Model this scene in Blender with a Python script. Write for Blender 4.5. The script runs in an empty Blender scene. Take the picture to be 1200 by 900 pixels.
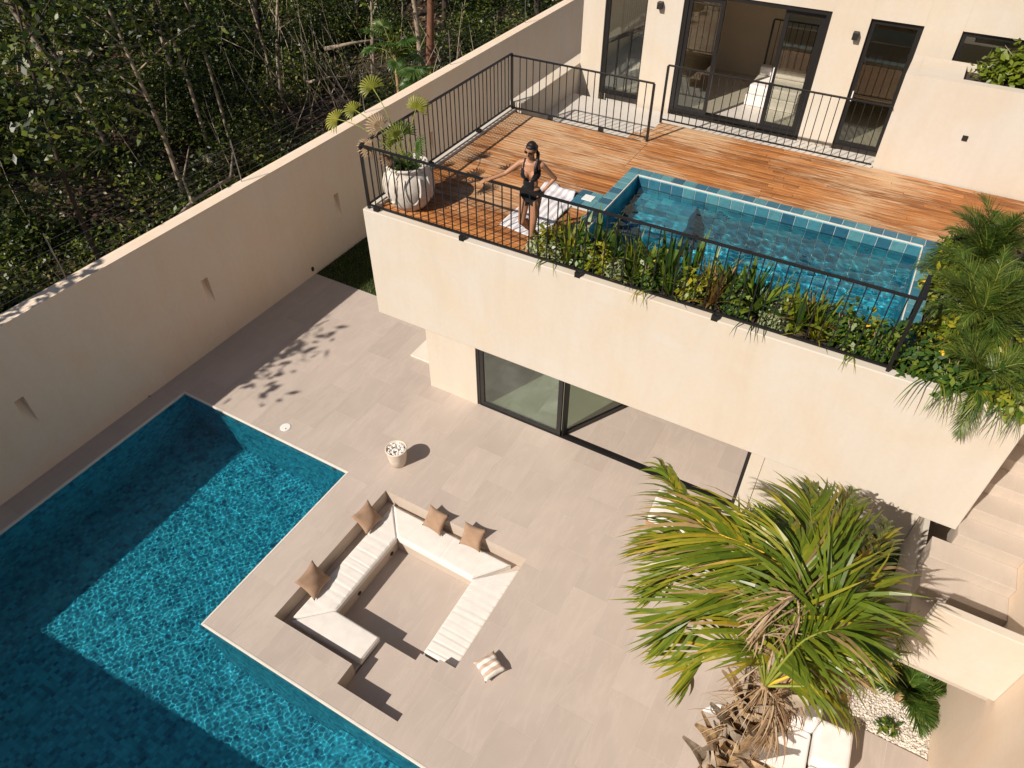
import bpy, bmesh, math, random
import numpy as np
from mathutils import Vector, Matrix

R = math.radians
random.seed(7)
rng = np.random.default_rng(7)
scene = bpy.context.scene
col = scene.collection

# ------------------------------------------------------------------ camera, sky, sun, exposure
CAM_H = 10.3
cam_data = bpy.data.cameras.new('camera')
cam_data.sensor_width = 36.0
cam_data.lens = 838.0 / 1200.0 * 36.0
cam_data.clip_start = 0.05
cam_data.clip_end = 1000.0
cam = bpy.data.objects.new('camera', cam_data)
col.objects.link(cam)
cam.location = (0, 0, CAM_H)
cam.rotation_euler = (R(90 - 43.017), 0, R(29.822))
scene.camera = cam

SUN = Vector((0.45, 1.05, -1.0)).normalized()          # direction the light travels
sun_el = math.asin(-SUN.z)
sun_az = math.atan2(-SUN.x, -SUN.y)                    # towards the sun, from +Y clockwise
world = bpy.data.worlds.new('World')
scene.world = world
world.use_nodes = True
wn = world.node_tree
bg = wn.nodes['Background']
sky = wn.nodes.new('ShaderNodeTexSky')
sky.sky_type = 'NISHITA'
sky.sun_disc = False
sky.sun_elevation = sun_el
sky.sun_rotation = sun_az
sky.dust_density = 1.5
wn.links.new(sky.outputs[0], bg.inputs[0])
bg.inputs[1].default_value = 0.05
sun_data = bpy.data.lights.new('sun', 'SUN')
sun_data.energy = 5.0
sun_data.angle = R(0.5)
sun_data.color = (1.0, 0.915, 0.81)
sun_data.cycles.is_caustics_light = True
sun = bpy.data.objects.new('sun', sun_data)
col.objects.link(sun)
sun.location = (-20, -40, 40)
sun.rotation_euler = SUN.to_track_quat('-Z', 'Y').to_euler()
scene.view_settings.view_transform = 'Standard'
scene.view_settings.look = 'None'
scene.view_settings.gamma = 1.0
scene.view_settings.use_curve_mapping = False
scene.view_settings.exposure = 0.06
scene.cycles.use_denoising = True
scene.cycles.max_bounces = 10
scene.cycles.transparent_max_bounces = 24

# ------------------------------------------------------------------ materials
MAT = {}

def new_mat(name):
    m = bpy.data.materials.new(name)
    m.use_nodes = True
    nt = m.node_tree
    MAT[name] = m
    return m, nt, nt.nodes['Principled BSDF'], nt.nodes['Material Output']

def N(nt, typ, **kw):
    n = nt.nodes.new(typ)
    for k, v in kw.items():
        setattr(n, k, v)
    return n

def ramp(nt, fac, stops):
    r = N(nt, 'ShaderNodeValToRGB')
    while len(r.color_ramp.elements) < len(stops):
        r.color_ramp.elements.new(0.5)
    for e, (p, c) in zip(r.color_ramp.elements, stops):
        e.position = p
        e.color = (*c, 1)
    nt.links.new(fac, r.inputs[0])
    return r.outputs[0]

def pos(nt, scale=(1, 1, 1), rot=(0, 0, 0)):
    g = N(nt, 'ShaderNodeNewGeometry')
    mp = N(nt, 'ShaderNodeMapping')
    mp.inputs['Scale'].default_value = scale
    mp.inputs['Rotation'].default_value = rot
    nt.links.new(g.outputs['Position'], mp.inputs[0])
    return mp.outputs[0]

def noise(nt, vec, scale, detail=4, rough=0.55, dist=0.0):
    n = N(nt, 'ShaderNodeTexNoise')
    n.inputs['Scale'].default_value = scale
    n.inputs['Detail'].default_value = detail
    n.inputs['Roughness'].default_value = rough
    n.inputs['Distortion'].default_value = dist
    nt.links.new(vec, n.inputs['Vector'])
    return n.outputs['Fac']

def mixc(nt, fac, a, b, mode='MIX'):
    m = N(nt, 'ShaderNodeMix', data_type='RGBA', blend_type=mode)
    for sock, v in ((m.inputs[0], fac), (m.inputs[6], a), (m.inputs[7], b)):
        if isinstance(v, (int, float)):
            sock.default_value = v
        elif isinstance(v, tuple):
            sock.default_value = (*v, 1)
        else:
            nt.links.new(v, sock)
    return m.outputs[2]

def math_(nt, op, a, b=None):
    m = N(nt, 'ShaderNodeMath', operation=op)
    for i, v in enumerate((a, b)):
        if v is None:
            continue
        if isinstance(v, (int, float)):
            m.inputs[i].default_value = v
        else:
            nt.links.new(v, m.inputs[i])
    return m.outputs[0]

def bump(nt, bsdf, h, strength=0.3, dist=0.01):
    b = N(nt, 'ShaderNodeBump')
    b.inputs['Strength'].default_value = strength
    b.inputs['Distance'].default_value = dist
    nt.links.new(h, b.inputs['Height'])
    nt.links.new(b.outputs[0], bsdf.inputs['Normal'])

def sc3(c, k):
    return tuple(min(1.0, x * k) for x in c)

def plain(name, c, rough=0.7, var=0.08, scale=6, bmp=0.0, bscale=60, metal=0.0, spec=0.5, stretch=(1, 1, 1)):
    m, nt, b, o = new_mat(name)
    v = pos(nt, stretch)
    f = noise(nt, v, scale, 5)
    cc = ramp(nt, f, [(0.3, sc3(c, 1 - var)), (0.7, sc3(c, 1 + var))])
    nt.links.new(cc, b.inputs['Base Color'])
    b.inputs['Roughness'].default_value = rough
    b.inputs['Metallic'].default_value = metal
    b.inputs['Specular IOR Level'].default_value = spec
    if bmp:
        bump(nt, b, noise(nt, v, bscale, 4), bmp, 0.006)
    return m

def stucco(name, c, warm, blot=0.5):
    m, nt, b, o = new_mat(name)
    v = pos(nt)
    f1 = noise(nt, v, 0.7, 6, 0.65, 0.8)
    c1 = ramp(nt, f1, [(0.38, c), (0.75, warm)])
    f2 = noise(nt, pos(nt, (3, 3, 0.45)), 1.0, 5, 0.65, 0.5)          # faint vertical trowel and rain streaks
    c2 = mixc(nt, ramp(nt, f2, [(0.45, (0, 0, 0)), (0.80, (0.25, 0.25, 0.25))]), c1, sc3(warm, 0.80))
    f3 = noise(nt, v, 14, 5, 0.6)
    c3 = mixc(nt, 0.035, c2, ramp(nt, f3, [(0.35, (0.2, 0.2, 0.2)), (0.65, (1, 1, 1))]), 'MULTIPLY')
    nt.links.new(c3, b.inputs['Base Color'])
    b.inputs['Roughness'].default_value = 0.9
    b.inputs['Specular IOR Level'].default_value = 0.2
    h = math_(nt, 'ADD', noise(nt, v, 45, 4), math_(nt, 'MULTIPLY', noise(nt, v, 5, 3), 1.5))
    bump(nt, b, h, 0.10, 0.006)
    return m

stucco('stucco', (0.645, 0.588, 0.512), (0.645, 0.535, 0.41))
stucco('stucco_boundary', (0.88, 0.735, 0.59), (0.88, 0.68, 0.50))
stucco('microcement', (0.56, 0.475, 0.40), (0.54, 0.44, 0.355))
plain('black_metal', (0.012, 0.011, 0.011), 0.42, 0.15, 8)
plain('dark_fitting', (0.02, 0.018, 0.016), 0.5, 0.1, 8)

def stone(name, c, vein):
    m, nt, b, o = new_mat(name)
    oi = N(nt, 'ShaderNodeObjectInfo')
    v = pos(nt)
    off = N(nt, 'ShaderNodeVectorMath', operation='MULTIPLY_ADD')
    cx = N(nt, 'ShaderNodeCombineXYZ')
    for i in range(3):
        nt.links.new(oi.outputs['Random'], cx.inputs[i])
    nt.links.new(cx.outputs[0], off.inputs[0])
    off.inputs[1].default_value = (37, 53, 19)
    nt.links.new(v, off.inputs[2])
    vv = off.outputs[0]
    f = noise(nt, vv, 1.1, 6, 0.6, 0.8)
    base = ramp(nt, f, [(0.3, sc3(c, 0.94)), (0.55, c), (0.75, sc3(c, 1.05))])
    dirt = noise(nt, v, 0.45, 6, 0.6, 0.6)                       # faint water stains across the whole floor
    base = mixc(nt, ramp(nt, dirt, [(0.42, (0.35, 0.35, 0.35)), (0.60, (0, 0, 0))]), base, sc3(c, 0.84))
    st = N(nt, 'ShaderNodeMapping')
    st.inputs['Rotation'].default_value = (0, 0, 0.5)
    st.inputs['Scale'].default_value = (3.2, 0.6, 1)
    nt.links.new(vv, st.inputs[0])
    w = noise(nt, st.outputs[0], 1.3, 6, 0.65, 1.5)
    veins = mixc(nt, ramp(nt, w, [(0.50, (0, 0, 0)), (0.575, (0.26, 0.26, 0.26)), (0.65, (0, 0, 0))]), base, vein)
    br = math_(nt, 'MULTIPLY_ADD', oi.outputs['Random'], 0.10)
    br.node.inputs[2].default_value = 0.955
    fin = mixc(nt, 1.0, veins, br, 'MULTIPLY')
    sp = noise(nt, v, 90, 3)
    fin = mixc(nt, 0.10, fin, ramp(nt, sp, [(0.35, (0.35, 0.35, 0.35)), (0.6, (1, 1, 1))]), 'MULTIPLY')
    nt.links.new(fin, b.inputs['Base Color'])
    rr = ramp(nt, f, [(0.3, (0.36,) * 3), (0.7, (0.52,) * 3)])
    nt.links.new(rr, b.inputs['Roughness'])
    b.inputs['Specular IOR Level'].default_value = 0.35
    bump(nt, b, noise(nt, v, 120, 3), 0.06, 0.003)
    return m

stone('patio_stone', (0.53, 0.447, 0.388), (0.62, 0.53, 0.465))
stone('stair_stone', (0.53, 0.455, 0.385), (0.44, 0.37, 0.31))
stone('landing_stone', (0.62, 0.575, 0.52), (0.70, 0.66, 0.6))
plain('grout', (0.60, 0.51, 0.44), 0.9, 0.1, 20)
plain('coping_white', (0.74, 0.68, 0.60), 0.6, 0.06, 8)

def wood_deck():
    m, nt, b, o = new_mat('deck_wood')
    oi = N(nt, 'ShaderNodeObjectInfo')
    g = N(nt, 'ShaderNodeNewGeometry')
    off = N(nt, 'ShaderNodeVectorMath', operation='MULTIPLY_ADD')
    cx = N(nt, 'ShaderNodeCombineXYZ')
    nt.links.new(oi.outputs['Random'], cx.inputs[0])
    nt.links.new(oi.outputs['Random'], cx.inputs[1])
    nt.links.new(cx.outputs[0], off.inputs[0])
    off.inputs[1].default_value = (40, 11, 0)
    nt.links.new(g.outputs['Position'], off.inputs[2])
    mp = N(nt, 'ShaderNodeMapping')
    mp.inputs['Scale'].default_value = (1.0, 12, 4)
    nt.links.new(off.outputs[0], mp.inputs[0])
    grain = noise(nt, mp.outputs[0], 2.4, 7, 0.65, 0.6)
    c = ramp(nt, grain, [(0.28, (0.17, 0.058, 0.016)), (0.5, (0.38, 0.148, 0.040)), (0.72, (0.53, 0.235, 0.07))])
    tone = mixc(nt, 1.0, c, ramp(nt, oi.outputs['Random'], [(0.0, (0.62, 0.55, 0.5)), (0.35, (0.9, 0.85, 0.8)), (0.7, (1.1, 1.05, 1)), (1.0, (1.25, 1.3, 1.35))]), 'MULTIPLY')
    mp2 = N(nt, 'ShaderNodeMapping')
    mp2.inputs['Scale'].default_value = (1.1, 16.0, 1)
    nt.links.new(off.outputs[0], mp2.inputs[0])
    wear = noise(nt, mp2.outputs[0], 1.4, 6, 0.7, 0.5)
    # the floor left of the pool is walked on most
    big = noise(nt, g.outputs['Position'], 0.55, 3, 0.5)
    wf = math_(nt, 'ADD', wear, math_(nt, 'MULTIPLY', math_(nt, 'SUBTRACT', big, 0.46), 0.85))
    fin = mixc(nt, ramp(nt, wf, [(0.50, (0, 0, 0)), (0.66, (0.75, 0.75, 0.75))]), tone, (0.60, 0.42, 0.255))
    nt.links.new(fin, b.inputs['Base Color'])
    b.inputs['Roughness'].default_value = 0.55
    b.inputs['Specular IOR Level'].default_value = 0.35
    bump(nt, b, grain, 0.25, 0.004)
wood_deck()
plain('deck_joist', (0.03, 0.02, 0.012), 0.9)

def tile_mat(name, axes, c1, c2, c3, mortar, scale):
    m, nt, b, o = new_mat(name)
    g = N(nt, 'ShaderNodeNewGeometry')
    sp = N(nt, 'ShaderNodeSeparateXYZ')
    nt.links.new(g.outputs['Position'], sp.inputs[0])
    cb = N(nt, 'ShaderNodeCombineXYZ')
    nt.links.new(sp.outputs[axes[0]], cb.inputs[0])
    nt.links.new(sp.outputs[axes[1]], cb.inputs[1])
    br = N(nt, 'ShaderNodeTexBrick')
    br.offset = 0.0
    br.squash = 1.0
    br.inputs['Color1'].default_value = (*c1, 1)
    br.inputs['Color2'].default_value = (*c2, 1)
    br.inputs['Mortar'].default_value = (*mortar, 1)
    br.inputs['Scale'].default_value = 1.0
    br.inputs['Brick Width'].default_value = scale
    br.inputs['Row Height'].default_value = scale
    br.inputs['Mortar Size'].default_value = 0.004
    br.inputs['Mortar Smooth'].default_value = 0.3
    nt.links.new(cb.outputs[0], br.inputs['Vector'])
    f = noise(nt, g.outputs['Position'], 4.0, 6, 0.65)
    cc = mixc(nt, ramp(nt, f, [(0.4, (0, 0, 0)), (0.7, (0.6, 0.6, 0.6))]), br.outputs['Color'], c3)
    nt.links.new(cc, b.inputs['Base Color'])
    b.inputs['Roughness'].default_value = 0.45
    bump(nt, b, br.outputs['Fac'], -0.2, 0.003)
    return m
PC = ((0.001, 0.10, 0.19), (0.03, 0.44, 0.58), (0.06, 0.52, 0.64), (0.01, 0.25, 0.36))
tile_mat('pool_tile_floor', (0, 1), *PC, 0.07)
tile_mat('pool_tile_wall_x', (1, 2), *PC, 0.07)
tile_mat('pool_tile_wall_y', (0, 2), *PC, 0.07)

RC = ((0.012, 0.27, 0.40), (0.05, 0.46, 0.60), (0.09, 0.52, 0.62), (0.10, 0.50, 0.58))
tile_mat('roof_tile_floor', (0, 1), *RC, 0.2)
tile_mat('roof_tile_x', (1, 2), *RC, 0.2)
tile_mat('roof_tile_y', (0, 2), *RC, 0.2)

def stone_tile():
    m, nt, b, o = new_mat('teal_tile')
    oi = N(nt, 'ShaderNodeObjectInfo')
    c = ramp(nt, oi.outputs['Random'], [(0.0, (0.020, 0.10, 0.16)), (0.3, (0.035, 0.165, 0.24)), (0.6, (0.055, 0.225, 0.29)), (1.0, (0.13, 0.32, 0.345))])
    f = noise(nt, pos(nt), 9, 6, 0.7, 0.6)
    cc = mixc(nt, 0.55, c, ramp(nt, f, [(0.3, (0.45, 0.5, 0.55)), (0.7, (1.15, 1.1, 1.05))]), 'MULTIPLY')
    nt.links.new(cc, b.inputs['Base Color'])
    b.inputs['Roughness'].default_value = 0.4
    bump(nt, b, noise(nt, pos(nt), 40, 4), 0.15, 0.004)
stone_tile()
def wet_tile():
    m, nt, b, o = new_mat('teal_tile_wet')
    oi = N(nt, 'ShaderNodeObjectInfo')
    c = ramp(nt, oi.outputs['Random'], [(0.0, (0.010, 0.16, 0.26)), (0.5, (0.025, 0.27, 0.38)), (1.0, (0.07, 0.42, 0.50))])
    f = noise(nt, pos(nt), 9, 6, 0.7, 0.6)
    cc = mixc(nt, 0.4, c, ramp(nt, f, [(0.3, (0.55, 0.6, 0.65)), (0.7, (1.1, 1.1, 1.05))]), 'MULTIPLY')
    nt.links.new(cc, b.inputs['Base Color'])
    b.inputs['Roughness'].default_value = 0.35
wet_tile()
plain('tile_grout', (0.58, 0.62, 0.60), 0.9, 0.1, 30)

def water_mat():
    m, nt, b, o = new_mat('water')
    nt.nodes.remove(b)
    g = N(nt, 'ShaderNodeBsdfGlass')
    g.inputs['IOR'].default_value = 1.333
    g.inputs['Roughness'].default_value = 0.0
    g.inputs['Color'].default_value = (0.80, 0.965, 0.985, 1)
    nt.links.new(g.outputs[0], o.inputs[0])
water_mat()

def glass_mat(name, tint, refl):
    m, nt, b, o = new_mat(name)
    nt.nodes.remove(b)
    t = N(nt, 'ShaderNodeBsdfTransparent')
    t.inputs[0].default_value = (*tint, 1)
    gl = N(nt, 'ShaderNodeBsdfGlossy')
    gl.inputs['Roughness'].default_value = 0.01
    gl.inputs['Color'].default_value = (0.9, 0.95, 0.93, 1)
    lw = N(nt, 'ShaderNodeLayerWeight')
    lw.inputs[0].default_value = 0.5
    fr = math_(nt, 'MULTIPLY_ADD', math_(nt, 'POWER', lw.outputs['Facing'], 3.5), 0.85)
    fr.node.inputs[2].default_value = refl
    mx = N(nt, 'ShaderNodeMixShader')
    nt.links.new(fr, mx.inputs[0])
    nt.links.new(t.outputs[0], mx.inputs[1])
    nt.links.new(gl.outputs[0], mx.inputs[2])
    nt.links.new(mx.outputs[0], o.inputs[0])
glass_mat('glass', (0.72, 0.79, 0.73), 0.07)
glass_mat('glass_upper', (0.74, 0.74, 0.68), 0.08)

def fabric(name, c, scale=350, var=0.05):
    m, nt, b, o = new_mat(name)
    v = pos(nt)
    f = noise(nt, v, 7, 4)
    nt.links.new(ramp(nt, f, [(0.3, sc3(c, 1 - var)), (0.7, sc3(c, 1 + var))]), b.inputs['Base Color'])
    b.inputs['Roughness'].default_value = 0.95
    b.inputs['Specular IOR Level'].default_value = 0.15
    b.inputs['Sheen Weight'].default_value = 0.15
    bump(nt, b, noise(nt, v, scale, 2), 0.25, 0.002)
fabric('cushion_white', (0.76, 0.715, 0.665))
fabric('pillow_tan', (0.36, 0.235, 0.155), 220, 0.12)
fabric('swimsuit_black', (0.010, 0.010, 0.012))
fabric('upholstery_white', (0.80, 0.76, 0.73))

def striped(name, a, b_, width, axis):
    m, nt, b, o = new_mat(name)
    tc = N(nt, 'ShaderNodeTexCoord')
    sp = N(nt, 'ShaderNodeSeparateXYZ')
    nt.links.new(tc.outputs['Object'], sp.inputs[0])
    s = math_(nt, 'FRACT', math_(nt, 'DIVIDE', math_(nt, 'ADD', sp.outputs[axis], 10.0), width))
    f = math_(nt, 'GREATER_THAN', s, 0.5)
    nt.links.new(mixc(nt, f, a, b_), b.inputs['Base Color'])
    b.inputs['Roughness'].default_value = 0.95
    bump(nt, b, noise(nt, pos(nt), 300, 2), 0.3, 0.003)
striped('towel_striped', (0.80, 0.77, 0.76), (0.56, 0.52, 0.54), 0.115, 0)
striped('pillow_striped', (0.82, 0.77, 0.72), (0.56, 0.40, 0.30), 0.11, 0)

def clay():
    m, nt, b, o = new_mat('pot_clay')
    v = pos(nt)
    f = noise(nt, v, 5, 6, 0.65, 0.5)
    nt.links.new(ramp(nt, f, [(0.3, (0.52, 0.45, 0.38)), (0.55, (0.66, 0.60, 0.53)), (0.75, (0.72, 0.66, 0.60))]), b.inputs['Base Color'])
    b.inputs['Roughness'].default_value = 0.85
    bump(nt, b, noise(nt, v, 30, 4), 0.3, 0.008)
clay()
plain('pale_ceramic', (0.70, 0.60, 0.51), 0.7, 0.08, 12, 0.15, 60)
plain('shell', (0.72, 0.68, 0.64), 0.5, 0.25, 40)
plain('soil', (0.045, 0.032, 0.022), 0.95, 0.3, 20, 0.4, 40)
plain('white_plastic', (0.80, 0.79, 0.76), 0.4, 0.03)
plain('teak', (0.42, 0.23, 0.10), 0.6, 0.2, 5, 0.1, 60, stretch=(1, 8, 8))
plain('room_wall', (0.66, 0.54, 0.40), 0.9, 0.05, 2)
plain('room_green', (0.40, 0.40, 0.32), 0.9, 0.06, 2)
plain('gravel_bed', (0.52, 0.45, 0.37), 0.95, 0.25, 60, 0.6, 90)
plain('pebble', (0.70, 0.63, 0.55), 0.85, 0.3, 25)
plain('skin', (0.42, 0.205, 0.115), 0.5, 0.07, 9, 0.05, 200)
plain('hair', (0.018, 0.010, 0.007), 0.45, 0.3, 30, 0.4, 120, stretch=(6, 6, 1))
plain('lens_black', (0.006, 0.006, 0.007), 0.12, 0.0)
plain('lip', (0.30, 0.09, 0.07), 0.4, 0.05)
plain('lawn', (0.022, 0.04, 0.012), 0.95, 0.3, 30, 0.5, 120)
plain('plaster_white', (0.74, 0.67, 0.58), 0.85, 0.05, 4)
plain('flower_yellow', (0.85, 0.52, 0.02), 0.6, 0.1, 20)
plain('bark_pale', (0.36, 0.285, 0.21), 0.9, 0.35, 9, 0.6, 30, stretch=(1, 1, 0.35))
plain('twig_pale', (0.50, 0.41, 0.31), 0.9, 0.3, 9)
plain('bark_dark', (0.05, 0.036, 0.026), 0.95, 0.4, 9, 0.6, 30, stretch=(1, 1, 0.35))
plain('bark_red', (0.19, 0.085, 0.05), 0.9, 0.35, 9, 0.6, 30, stretch=(1, 1, 0.35))
plain('rock', (0.24, 0.20, 0.165), 0.95, 0.35, 8, 0.5, 25)
plain('wire', (0.34, 0.32, 0.30), 0.45, 0.1, 8, metal=0.8)
plain('palm_fibre', (0.34, 0.22, 0.11), 0.9, 0.6, 16, 0.8, 60, stretch=(1, 1, 0.3))
plain('dry_frond', (0.43, 0.30, 0.175), 0.85, 0.35, 10)
plain('rachis_yellow', (0.60, 0.40, 0.03), 0.5, 0.2, 6)
plain('rachis_green', (0.24, 0.27, 0.04), 0.5, 0.2, 6)

def forest_floor():
    m, nt, b, o = new_mat('forest_floor')
    v = pos(nt)
    f = noise(nt, v, 1.6, 8, 0.75, 0.5)
    c = ramp(nt, f, [(0.3, (0.008, 0.006, 0.004)), (0.5, (0.032, 0.021, 0.012)), (0.62, (0.10, 0.062, 0.034)), (0.75, (0.26, 0.19, 0.12))])
    nt.links.new(c, b.inputs['Base Color'])
    b.inputs['Roughness'].default_value = 0.95
    bump(nt, b, noise(nt, v, 14, 6, 0.7), 0.8, 0.06)
forest_floor()

def leaf_mat(name, stops, transl=0.3, rough=0.4):
    m, nt, b, o = new_mat(name)
    a = N(nt, 'ShaderNodeAttribute', attribute_name='tint')
    c = ramp(nt, a.outputs['Fac'], stops)
    f = noise(nt, pos(nt), 14, 3)
    c = mixc(nt, 0.35, c, ramp(nt, f, [(0.3, (0.6, 0.62, 0.6)), (0.7, (1.15, 1.1, 1.0))]), 'MULTIPLY')
    nt.links.new(c, b.inputs['Base Color'])
    b.inputs['Roughness'].default_value = rough
    b.inputs['Specular IOR Level'].default_value = 0.4
    t = N(nt, 'ShaderNodeBsdfTranslucent')
    nt.links.new(c, t.inputs[0])
    mx = N(nt, 'ShaderNodeMixShader')
    mx.inputs[0].default_value = transl
    nt.links.new(b.outputs[0], mx.inputs[1])
    nt.links.new(t.outputs[0], mx.inputs[2])
    nt.links.new(mx.outputs[0], o.inputs[0])
leaf_mat('leaf_jungle', [(0, (0.006, 0.014, 0.003)), (0.4, (0.036, 0.066, 0.009)), (0.7, (0.14, 0.175, 0.022)), (1, (0.38, 0.37, 0.09))])  # tint range widened: sunlit highlights and near-black gaps put into the leaf colour
leaf_mat('leaf_litter', [(0, (0.05, 0.03, 0.015)), (0.5, (0.16, 0.095, 0.045)), (1, (0.34, 0.25, 0.16))], 0.05, 0.8)
leaf_mat('leaf_palm', [(0, (0.075, 0.13, 0.012)), (0.5, (0.17, 0.225, 0.018)), (0.82, (0.36, 0.32, 0.025)), (0.94, (0.52, 0.36, 0.03)), (1, (0.44, 0.29, 0.13))], 0.3, 0.35)
leaf_mat('leaf_dry', [(0, (0.22, 0.12, 0.06)), (0.5, (0.40, 0.26, 0.145)), (1, (0.55, 0.43, 0.29))], 0.15, 0.8)
leaf_mat('leaf_date', [(0, (0.035, 0.08, 0.012)), (0.6, (0.08, 0.14, 0.02)), (1, (0.22, 0.24, 0.04))], 0.25)
leaf_mat('leaf_fan_dark', [(0, (0.02, 0.055, 0.010)), (0.6, (0.05, 0.11, 0.015)), (1, (0.13, 0.17, 0.03))], 0.25)
leaf_mat('leaf_fan_light', [(0, (0.13, 0.17, 0.02)), (0.6, (0.30, 0.31, 0.05)), (1, (0.50, 0.46, 0.10))], 0.3)
leaf_mat('leaf_glossy', [(0, (0.022, 0.06, 0.010)), (0.6, (0.055, 0.12, 0.016)), (1, (0.20, 0.25, 0.03))], 0.25)
leaf_mat('leaf_lime', [(0, (0.10, 0.15, 0.012)), (0.6, (0.22, 0.26, 0.02)), (1, (0.46, 0.38, 0.03))], 0.3)
leaf_mat('leaf_bronze', [(0, (0.07, 0.06, 0.015)), (0.5, (0.19, 0.12, 0.03)), (1, (0.38, 0.22, 0.07))], 0.25)
leaf_mat('leaf_silver', [(0, (0.12, 0.17, 0.07)), (0.5, (0.24, 0.30, 0.13)), (1, (0.48, 0.50, 0.30))], 0.25)

# ------------------------------------------------------------------ object helpers
def link(o, parent=None, ploc=None):
    col.objects.link(o)
    if parent is not None:
        o.parent = parent
        if parent.type == 'EMPTY' and parent.get('_world'):
            o.matrix_parent_inverse = Matrix.Translation(-Vector(parent.location))
    return o

def tag(o, label=None, cat=None, group=None, kind=None):
    if label: o['label'] = label
    if cat: o['category'] = cat
    if group: o['group'] = group
    if kind: o['kind'] = kind
    return o

def thing(name, label, cat, loc=(0, 0, 0), group=None, local=False, rotz=0):
    """Empty at the base of a thing.  Unless local, its parts are written in world coordinates."""
    o = bpy.data.objects.new(name, None)
    o.empty_display_size = 0.2
    o.location = loc
    o.rotation_euler = (0, 0, rotz)
    if not local:
        o['_world'] = 1
    col.objects.link(o)
    return tag(o, label, cat, group)

class Geo:
    """collects vertices, faces and a per-face tint; build() makes ONE mesh object"""
    def __init__(self):
        self.v = []; self.f = []; self.t = []; self.n = 0
    def add(self, v, f, t=None):
        v = np.asarray(v, float).reshape(-1, 3)
        self.v.append(v)
        for q in f:
            self.f.append([i + self.n for i in q])
        if t is None:
            t = random.random()
        if isinstance(t, (int, float)):
            self.t.extend([t] * len(f))
        else:
            self.t.extend(t)
        self.n += len(v)
        return self
    def box(self, x0, x1, y0, y1, z0, z1):
        v = [(x, y, z) for z in (z0, z1) for y in (y0, y1) for x in (x0, x1)]
        return self.add(v, [(0, 2, 3, 1), (4, 5, 7, 6), (0, 1, 5, 4), (2, 6, 7, 3), (0, 4, 6, 2), (1, 3, 7, 5)])
    def bar(self, a, b, w, h=None, up=(0, 0, 1)):
        a = Vector(a); b = Vector(b); h = h or w
        d = (b - a).normalized(); u = Vector(up)
        s = d.cross(u)
        if s.length < 1e-4:
            s = d.cross(Vector((0, 1, 0)))
        s.normalize(); u = s.cross(d)
        v = []
        for p in (a, b):
            for i, j in ((-1, -1), (1, -1), (1, 1), (-1, 1)):
                v.append(tuple(p + s * (i * w / 2) + u * (j * h / 2)))
        return self.add(v, [(0, 1, 2, 3), (7, 6, 5, 4), (0, 4, 5, 1), (1, 5, 6, 2), (2, 6, 7, 3), (3, 7, 4, 0)])
    def tube(self, pts, rad, seg=8, cap=True, t=None):
        pts = [Vector(p) for p in pts]
        n = len(pts)
        if not hasattr(rad, '__len__'):
            rad = [rad] * n
        v = []
        ref = Vector((0.31, 0.17, 0.93))
        for i, p in enumerate(pts):
            d = (pts[min(i + 1, n - 1)] - pts[max(i - 1, 0)]).normalized()
            s = d.cross(ref)
            if s.length < 1e-3:
                s = d.cross(Vector((1, 0, 0)))
            s.normalize(); u = s.cross(d)
            for k in range(seg):
                a = 2 * math.pi * k / seg
                v.append(tuple(p + (s * math.cos(a) + u * math.sin(a)) * rad[i]))
        f = []
        for i in range(n - 1):
            for k in range(seg):
                k2 = (k + 1) % seg
                f.append((i * seg + k, i * seg + k2, (i + 1) * seg + k2, (i + 1) * seg + k))
        if cap:
            f.append(tuple(range(seg))[::-1])
            f.append(tuple((n - 1) * seg + k for k in range(seg)))
        return self.add(v, f, t)
    def lathe(self, prof, c, seg=32, t=None):
        v = []; f = []
        for r, z in prof:
            for k in range(seg):
                a = 2 * math.pi * k / seg
                v.append((c[0] + r * math.cos(a), c[1] + r * math.sin(a), c[2] + z))
        for i in range(len(prof) - 1):
            for k in range(seg):
                k2 = (k + 1) % seg
                f.append((i * seg + k, i * seg + k2, (i + 1) * seg + k2, (i + 1) * seg + k))
        f.append(tuple(range(seg))[::-1])
        f.append(tuple((len(prof) - 1) * seg + k for k in range(seg)))
        return self.add(v, f, t)
    def ellipsoid(self, c, r, rot=None, su=16, sv=10):
        v = []; f = []
        for i in range(sv + 1):
            th = math.pi * i / sv
            for k in range(su):
                a = 2 * math.pi * k / su
                p = Vector((r[0] * math.sin(th) * math.cos(a), r[1] * math.sin(th) * math.sin(a), r[2] * math.cos(th)))
                if rot is not None:
                    p = rot @ p
                v.append(tuple(p + Vector(c)))
        for i in range(sv):
            for k in range(su):
                k2 = (k + 1) % su
                f.append((i * su + k, (i + 1) * su + k, (i + 1) * su + k2, i * su + k2))
        return self.add(v, f)
    def mesh(self, name, mat, smooth=False):
        me = bpy.data.meshes.new(name)
        V = np.concatenate(self.v) if self.v else np.zeros((0, 3))
        me.from_pydata(V.tolist(), [], self.f)
        me.materials.append(MAT[mat] if isinstance(mat, str) else mat)
        at = me.attributes.new('tint', 'FLOAT', 'FACE')
        at.data.foreach_set('value', np.asarray(self.t, np.float32))
        if smooth:
            me.polygons.foreach_set('use_smooth', [True] * len(me.polygons))
        me.update()
        return me
    def build(self, name, mat, parent=None, smooth=False, bevel=0.0, segs=2):
        me = self.mesh(name, mat, smooth)
        if bevel:
            bm = bmesh.new(); bm.from_mesh(me)
            bmesh.ops.remove_doubles(bm, verts=bm.verts, dist=1e-5)
            ed = [e for e in bm.edges if len(e.link_faces) == 2 and e.calc_face_angle(0) > 0.5]
            bmesh.ops.bevel(bm, geom=ed, offset=bevel, segments=segs, profile=0.5, affect='EDGES')
            bm.to_mesh(me); bm.free()
        return link(bpy.data.objects.new(name, me), parent)

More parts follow.
